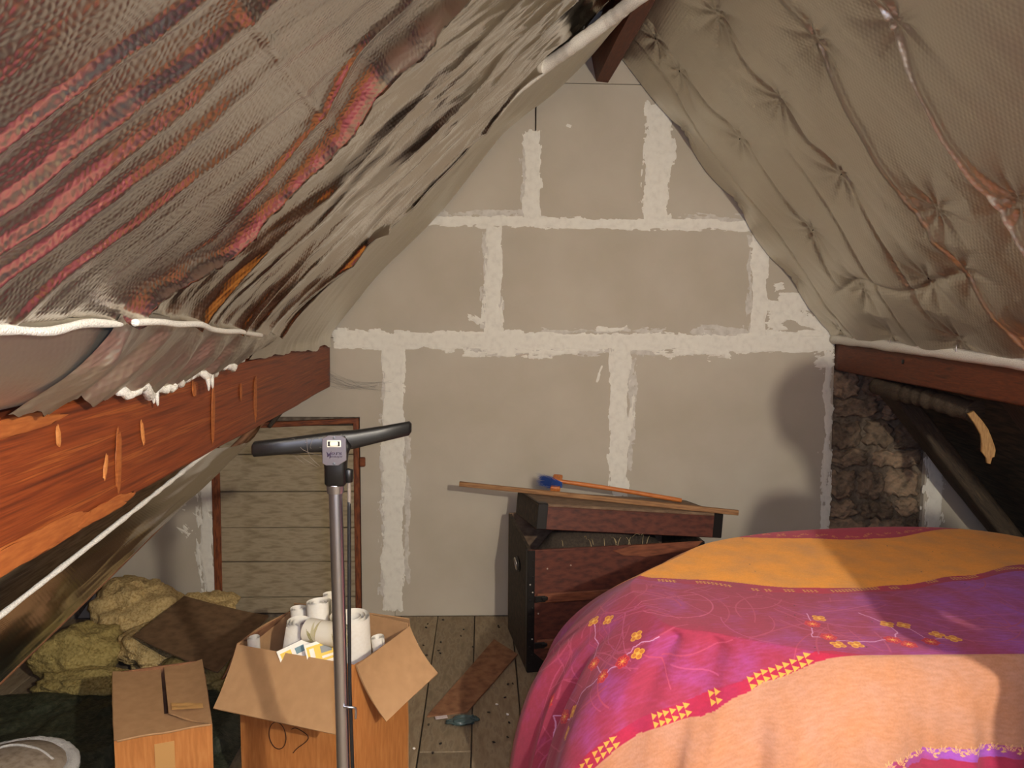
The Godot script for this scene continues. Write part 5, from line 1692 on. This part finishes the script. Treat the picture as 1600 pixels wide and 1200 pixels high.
func left_corner() -> void:
	# flat cardboard lying on the wool
	var c := part("cardboard_sheet", flap(Vector3(-1.527, 0.222, -3.295), Vector3(-1.465, 0.245, -3.699), Vector3(-1.064, 0.20, -2.996), Vector3(-1.005, 0.215, -3.522), 0.012, 0.006, 31.0), M.card_dark, self)
	tag(c, "dark flat cardboard sheet lying on the wool behind the boxes", "cardboard")
	# glass wool offcuts
	var defs := [
		[Vector3(-1.82, 0.115, -3.38), Vector3(0.16, 0.115, 0.17), 0.34, M.wool_olive, "olive lump of glass wool at the far left against the low foil"],
		[Vector3(-1.72, 0.15, -3.72), Vector3(0.21, 0.15, 0.2), 0.42, M.wool, "large pale yellow heap of glass wool by the left gable board"],
		[Vector3(-1.50, 0.10, -3.5), Vector3(0.2, 0.10, 0.2), 0.4, M.wool, "yellow glass wool spread under the dark cardboard sheet"],
		[Vector3(-1.42, 0.11, -3.86), Vector3(0.16, 0.085, 0.13), 0.4, M.wool, "small pale piece of glass wool behind the dark cardboard sheet"],
		[Vector3(-1.62, 0.055, -3.2), Vector3(0.26, 0.055, 0.09), 0.34, M.wool_olive, "flat brownish strip of glass wool along the edge of the tarpaulin"],
		[Vector3(-1.22, 0.09, -3.3), Vector3(0.17, 0.09, 0.2), 0.3, M.wool_olive, "hidden glass wool piece propping the dark cardboard sheet"]]
	for d in defs:
		var w := part("glass_wool", lump(d[1], Vector3(d[0].x * 7.0, 1.0, d[0].z * 5.0), d[2], 0.75, 73, 49, 0.97), d[3], self, T(d[0]))
		tag(w, d[4], "insulation", "loose glass wool offcuts")
	# dark tarpaulin on the floor
	var P := PackedVector3Array()
	var nu := 70
	for j in nu:
		for i in nu:
			var u := i / (nu - 1.0)
			var v := j / (nu - 1.0)
			var x := lerpf(-2.08, -0.92, u)
			var z := lerpf(-3.2, -1.6, v)
			var y := 0.02 + 0.05 * (0.5 + 0.5 * noise.get_noise_2d(x * 90, z * 90)) + 0.025 * absf(noise.get_noise_2d(x * 230, z * 230))
			y *= smoothstep(0.0, 0.06, u) * smoothstep(0.0, 0.06, v) * (1 - smoothstep(0.92, 1.0, u))
			if x > -1.36 and z > -2.78:
				y = minf(y, 0.004 + 0.01 * smoothstep(-1.36, -1.45, x))
			P.append(Vector3(x, y + 0.004, z))
	var t := part("tarpaulin", thick(P, nu, nu, 0.002), M.tarp, self)
	tag(t, "dark green crumpled tarpaulin spread on the floor at bottom left", "tarpaulin")
	# round pouffe with a fluffy rim
	var p := thing("pouffe", "round greyish pouffe with a fluffy white rim at the bottom left corner", "pouffe", Vector3(-1.42, 0.02, -2.2))
	part("body", lathe([Vector2(0, 0), Vector2(0.17, 0.0), Vector2(0.185, 0.02), Vector2(0.19, 0.2), Vector2(0.18, 0.255), Vector2(0.15, 0.29), Vector2(0.09, 0.315), Vector2(0, 0.325)], 48), M.drum, p)
	var rim := SurfaceTool.new()
	rim.begin(Mesh.PRIMITIVE_TRIANGLES)
	var Q := PackedVector3Array()
	for k in 97:
		for i in 17:
			var a := TAU * k / 96.0
			var b := TAU * i / 16.0
			var r := 0.022 + 0.005 * rough_noise.get_noise_2d(cos(a) * 500.0 + b * 60.0, sin(a) * 500.0)
			Q.append(Vector3(cos(a) * (0.178 + cos(b) * r), 0.258 + sin(b) * r, sin(a) * (0.178 + cos(b) * r)))
	part("fluffy_rim", grid(Q, 17, 97, PackedVector2Array(), true, true), M.fleece, p)
	part("seam", tube(smooth_path([Vector3(-0.13, 0.297, 0.06), Vector3(-0.04, 0.320, -0.06), Vector3(0.06, 0.316, -0.06), Vector3(0.13, 0.297, -0.03)], 20), 0.004, 6), M.fleece, p)
	# silver duct on the gable in the left corner
	var du := thing("duct", "short crinkled silver duct standing against the gable in the left corner", "duct", Vector3(-2.0, 0, -3.96))
	var prof := [Vector2(0.0, 0.16)]
	for k in 30:
		prof.append(Vector2(0.02 + 0.004 * (k % 2), 0.16 + k * 0.007))
	prof.append(Vector2(0, 0.37))
	part("sleeve", lathe(prof, 14), M.chrome, du)
	part("elbow", lathe([Vector2(0, 0), Vector2(0.03, 0), Vector2(0.03, 0.06), Vector2(0.02, 0.16), Vector2(0, 0.165)], 14), M.motor, du)

func floor_litter() -> void:
	var pts := [Vector3(-0.225, 0.008, -3.0), Vector3(-0.06, 0.008, -3.03), Vector3(0.06, 0.008, -3.715), Vector3(0.172, 0.008, -3.55)]
	var s := part("cardboard_offcut", flap(pts[0], pts[1], pts[2], pts[3], 0.0, 0.007, 40.0), M.card_red, self)
	tag(s, "reddish-brown cardboard offcut lying flat on the floorboards before the trunk", "cardboard")
	var tape := part("torn_edge", box_mesh(Vector3(0.05, 0.002, 0.022), 0.0006), M.paper_mauve, s, T(Vector3(-0.165, 0.0095, -2.985), 0.2))
	tape.set_meta("label", "pale torn edge")
	var pl := part("crumpled_film", lump(Vector3(0.06, 0.014, 0.024), Vector3(4, 4, 4), 0.5, 1.0, 41, 21), flat(c8(70, 86, 84), 0.15), self, T(Vector3(-0.075, 0.012, -2.955), 0.15))
	tag(pl, "crumpled dark grey-green plastic film on the floor by the cardboard offcut", "plastic film")
	rng.seed = 33
	var made := [lump(Vector3(0.006, 0.004, 0.005), Vector3(1, 1, 1), 0.4, 1.0, 9, 7), lump(Vector3(0.004, 0.003, 0.007), Vector3(5, 2, 1), 0.4, 1.0, 9, 7)]
	for k in 46:
		var x := rng.randf_range(-0.33, 0.17)
		var z := rng.randf_range(-3.98, -2.7)
		if absf(x - lerpf(-0.14, 0.11, (-3.0 - z) / 0.65)) < 0.14 and z < -2.95 and z > -3.75:
			continue
		var crumb := part("crumb", made[k % 2], [M.paper, M.old_wood, M.old_wood, M.black_iron][k % 4], self, T(Vector3(x, 0.003, z), rng.randf() * 6.0))
		tag(crumb, "tiny bit of %s on the bare floorboards between open box and trunk" % ["white plaster", "dark grit", "dark grit", "black grit"][k % 4], "debris", "%s crumbs on the floor" % ["white", "dark", "dark", "black"][k % 4])
	# cobweb between left purlin and gable
	var cw := thing("cobweb", "dusty cobweb between the left purlin end and the gable joint", "cobweb", Vector3.ZERO, "", "stuff")
	var cst := SurfaceTool.new()
	cst.begin(Mesh.PRIMITIVE_TRIANGLES)
	for k in 18:
		var a := Vector3(-0.80, rng.randf_range(1.25, 1.34), -4.0 + rng.randf_range(0.0, 0.06))
		var b := Vector3(rng.randf_range(-0.7, -0.47), rng.randf_range(1.22, 1.29), -4.02)
		if k > 16:
			a = Vector3(rng.randf_range(-0.75, -0.5), 1.29, -4.02)
			b = Vector3(rng.randf_range(-0.75, -0.5), rng.randf_range(1.2, 1.25), -4.02)
		cst.append_from(tube(smooth_path([a, (a + b) / 2 + Vector3(0, -0.02, 0.012), b], 8), 0.0003, 4), 0, Transform3D())
	part("threads", cst.commit(), M.motor, cw).set_meta("kind", "stuff")

# ---------------------------------------------------------------- the person beside the lamp, outside the frame
func capsule(p: Vector3, a: Vector3, b: Vector3, ra: float, rb: float) -> float:
	var ab := b - a
	var t := clampf((p - a).dot(ab) / ab.length_squared(), 0, 1)
	return p.distance_to(a + ab * t) - lerpf(ra, rb, t)

func smin(a: float, b: float, k: float) -> float:
	var h := clampf(0.5 + 0.5 * (b - a) / k, 0, 1)
	return lerpf(b, a, h) - k * h * (1 - h)

func nets(bones: Array, lo: Vector3, hi: Vector3, cell: float, k: float, colour: Callable) -> ArrayMesh:
	# surface nets over a smooth union of tapered capsules
	var n := Vector3i(((hi - lo) / cell).ceil()) + Vector3i.ONE
	var F := PackedFloat32Array()
	F.resize(n.x * n.y * n.z)
	F.fill(1.0)
	for b in bones:
		var pad: float = maxf(b[2], b[3]) + k + cell * 2
		var mn: Vector3 = ((b[0] as Vector3).min(b[1]) - Vector3.ONE * pad - lo) / cell
		var mx: Vector3 = ((b[0] as Vector3).max(b[1]) + Vector3.ONE * pad - lo) / cell
		for z in range(maxi(0, int(mn.z)), mini(n.z, int(mx.z) + 1)):
			for y in range(maxi(0, int(mn.y)), mini(n.y, int(mx.y) + 1)):
				for x in range(maxi(0, int(mn.x)), mini(n.x, int(mx.x) + 1)):
					var i := (z * n.y + y) * n.x + x
					F[i] = smin(F[i], capsule(lo + Vector3(x, y, z) * cell, b[0], b[1], b[2], b[3]), k)
	var id := {}
	var P := PackedVector3Array()
	var C := PackedColorArray()
	for z in n.z - 1:
		for y in n.y - 1:
			for x in n.x - 1:
				var i := (z * n.y + y) * n.x + x
				var s := Vector3.ZERO
				var m := 0
				for e in [[0, 1, Vector3(0, 0, 0), Vector3(1, 0, 0)], [n.x, n.x + 1, Vector3(0, 1, 0), Vector3(1, 0, 0)], [n.x * n.y, n.x * n.y + 1, Vector3(0, 0, 1), Vector3(1, 0, 0)], [n.x * n.y + n.x, n.x * n.y + n.x + 1, Vector3(0, 1, 1), Vector3(1, 0, 0)], [0, n.x, Vector3(0, 0, 0), Vector3(0, 1, 0)], [1, n.x + 1, Vector3(1, 0, 0), Vector3(0, 1, 0)], [n.x * n.y, n.x * n.y + n.x, Vector3(0, 0, 1), Vector3(0, 1, 0)], [n.x * n.y + 1, n.x * n.y + n.x + 1, Vector3(1, 0, 1), Vector3(0, 1, 0)], [0, n.x * n.y, Vector3(0, 0, 0), Vector3(0, 0, 1)], [1, n.x * n.y + 1, Vector3(1, 0, 0), Vector3(0, 0, 1)], [n.x, n.x * n.y + n.x, Vector3(0, 1, 0), Vector3(0, 0, 1)], [n.x + 1, n.x * n.y + n.x + 1, Vector3(1, 1, 0), Vector3(0, 0, 1)]]:
					var fa := F[i + e[0]]
					var fb := F[i + e[1]]
					if (fa < 0) != (fb < 0):
						s += e[2] + e[3] * (fa / (fa - fb))
						m += 1
				if m:
					id[i] = P.size()
					var p := lo + (Vector3(x, y, z) + s / m) * cell
					P.append(p)
					C.append(colour.call(p))
	var I := PackedInt32Array()
	for z in range(1, n.z - 1):
		for y in range(1, n.y - 1):
			for x in range(1, n.x - 1):
				var i := (z * n.y + y) * n.x + x
				for ax in [[1, n.x, n.x * n.y], [n.x, n.x * n.y, 1], [n.x * n.y, 1, n.x]]:
					var a := F[i] < 0
					if a != (F[i + ax[0]] < 0):
						var q := [i, i - ax[1], i - ax[1] - ax[2], i - ax[2]]
						if not (id.has(q[0]) and id.has(q[1]) and id.has(q[2]) and id.has(q[3])):
							continue
						var v0: int = id[q[0]]
						var v1: int = id[q[1]]
						var v2: int = id[q[2]]
						var v3: int = id[q[3]]
						if a:
							I.append_array([v0, v2, v1, v0, v3, v2])
						else:
							I.append_array([v0, v1, v2, v0, v2, v3])
	var N := PackedVector3Array()
	N.resize(P.size())
	for t in range(0, I.size(), 3):
		var nn := (P[I[t + 2]] - P[I[t]]).cross(P[I[t + 1]] - P[I[t]])
		for q in 3:
			N[I[t + q]] += nn
	for q in N.size():
		N[q] = N[q].normalized()
	var arr := []
	arr.resize(Mesh.ARRAY_MAX)
	arr[Mesh.ARRAY_VERTEX] = P
	arr[Mesh.ARRAY_NORMAL] = N
	arr[Mesh.ARRAY_COLOR] = C
	arr[Mesh.ARRAY_INDEX] = I
	var mesh := ArrayMesh.new()
	mesh.add_surface_from_arrays(Mesh.PRIMITIVE_TRIANGLES, arr)
	return mesh

func bystander() -> void:
	# faces local +z; only the shadow is in the picture
	var o := thing("person", "person in a dark jacket and jeans standing outside the frame at right, hands in pockets", "person", Vector3(1.42, 0, -1.25))
	o.scale = Vector3.ONE * 1.06
	o.rotation.y = deg_to_rad(155)
	var sk := c8(196, 148, 122).srgb_to_linear()
	var jk := c8(52, 56, 64).srgb_to_linear()
	var jn := c8(44, 56, 84).srgb_to_linear()
	var sh := c8(36, 30, 28).srgb_to_linear()
	var bones := []
	for s in [-1.0, 1.0]:
		bones.append_array([
			[Vector3(s * 0.10, 0.045, -0.03), Vector3(s * 0.125, 0.035, 0.14), 0.04, 0.034],
			[Vector3(s * 0.105, 0.09, -0.02), Vector3(s * 0.10, 0.47, 0.0), 0.042, 0.058],
			[Vector3(s * 0.10, 0.47, 0.0), Vector3(s * 0.09, 0.86, 0.0), 0.06, 0.088],
			[Vector3(s * 0.165, 1.40, -0.01), Vector3(s * 0.235, 1.12, -0.05), 0.062, 0.05],
			[Vector3(s * 0.235, 1.12, -0.05), Vector3(s * 0.15, 0.97, 0.11), 0.05, 0.045],
			[Vector3(s * 0.15, 0.97, 0.11), Vector3(s * 0.09, 0.98, 0.125), 0.048, 0.045]])
	bones.append_array([
		[Vector3(-0.075, 0.92, 0.0), Vector3(0.075, 0.92, 0.0), 0.105, 0.105],
		[Vector3(0, 0.95, 0.01), Vector3(0, 1.2, 0.0), 0.125, 0.13],
		[Vector3(-0.07, 1.25, 0.0), Vector3(0.07, 1.25, 0.0), 0.12, 0.12],
		[Vector3(-0.12, 1.39, -0.01), Vector3(0.12, 1.39, -0.01), 0.075, 0.075],
		[Vector3(0, 1.42, -0.01), Vector3(0, 1.53, 0.005), 0.062, 0.055]])
	var col := func(p: Vector3) -> Color:
		if p.y > 1.475:
			return sk
		if p.y > 0.86:
			return jk
		return jn if p.y > 0.1 else sh
	var m := flat(Color.WHITE, 0.8)
	m.vertex_color_use_as_albedo = true
	part("body", nets(bones, Vector3(-0.36, -0.02, -0.24), Vector3(0.36, 1.56, 0.26), 0.018, 0.04, col), m, o)
	var lean := T(Vector3(0, 1.5, 0)) * T(Vector3(0.05, 0.0, 0), 0.2, 0, -0.26) * T(Vector3(0, -1.5, 0))
	var head := [
		[Vector3(0, 1.53, 0.005), Vector3(0, 1.50, 0.0), 0.052, 0.052],
		[Vector3(0, 1.645, -0.012), Vector3(0, 1.635, 0.02), 0.083, 0.076],
		[Vector3(0, 1.59, 0.03), Vector3(0, 1.565, 0.055), 0.056, 0.034],
		[Vector3(0, 1.635, 0.094), Vector3(0, 1.605, 0.112), 0.009, 0.013],
		[Vector3(-0.02, 1.578, 0.083), Vector3(0.02, 1.578, 0.083), 0.009, 0.009],
		[Vector3(-0.034, 1.655, 0.078), Vector3(-0.016, 1.657, 0.086), 0.011, 0.010],
		[Vector3(0.034, 1.655, 0.078), Vector3(0.016, 1.657, 0.086), 0.011, 0.010],
		[Vector3(-0.08, 1.645, -0.005), Vector3(-0.082, 1.60, 0.0), 0.014, 0.009],
		[Vector3(0.08, 1.645, -0.005), Vector3(0.082, 1.60, 0.0), 0.014, 0.009]]
	part("head", nets(head, Vector3(-0.13, 1.42, -0.13), Vector3(0.13, 1.76, 0.15), 0.008, 0.016, func(_p: Vector3) -> Color: return sk), m, o, lean)
	for s in [-1.0, 1.0]:
		part("eye", lump(Vector3(0.011, 0.007, 0.006), Vector3.ONE, 0.0, 1.0, 17, 11), flat(c8(60, 44, 36), 0.2), o, lean * T(Vector3(s * 0.029, 1.640, 0.082)))
	var hair := [[Vector3(0, 1.668, -0.03), Vector3(0, 1.672, 0.012), 0.088, 0.082], [Vector3(0, 1.62, -0.055), Vector3(0, 1.57, -0.045), 0.066, 0.046]]
	var hc := c8(52, 38, 28).srgb_to_linear()
	part("hair", nets(hair, Vector3(-0.13, 1.5, -0.15), Vector3(0.13, 1.78, 0.12), 0.008, 0.02, func(_p: Vector3) -> Color: return hc), m, o, lean)
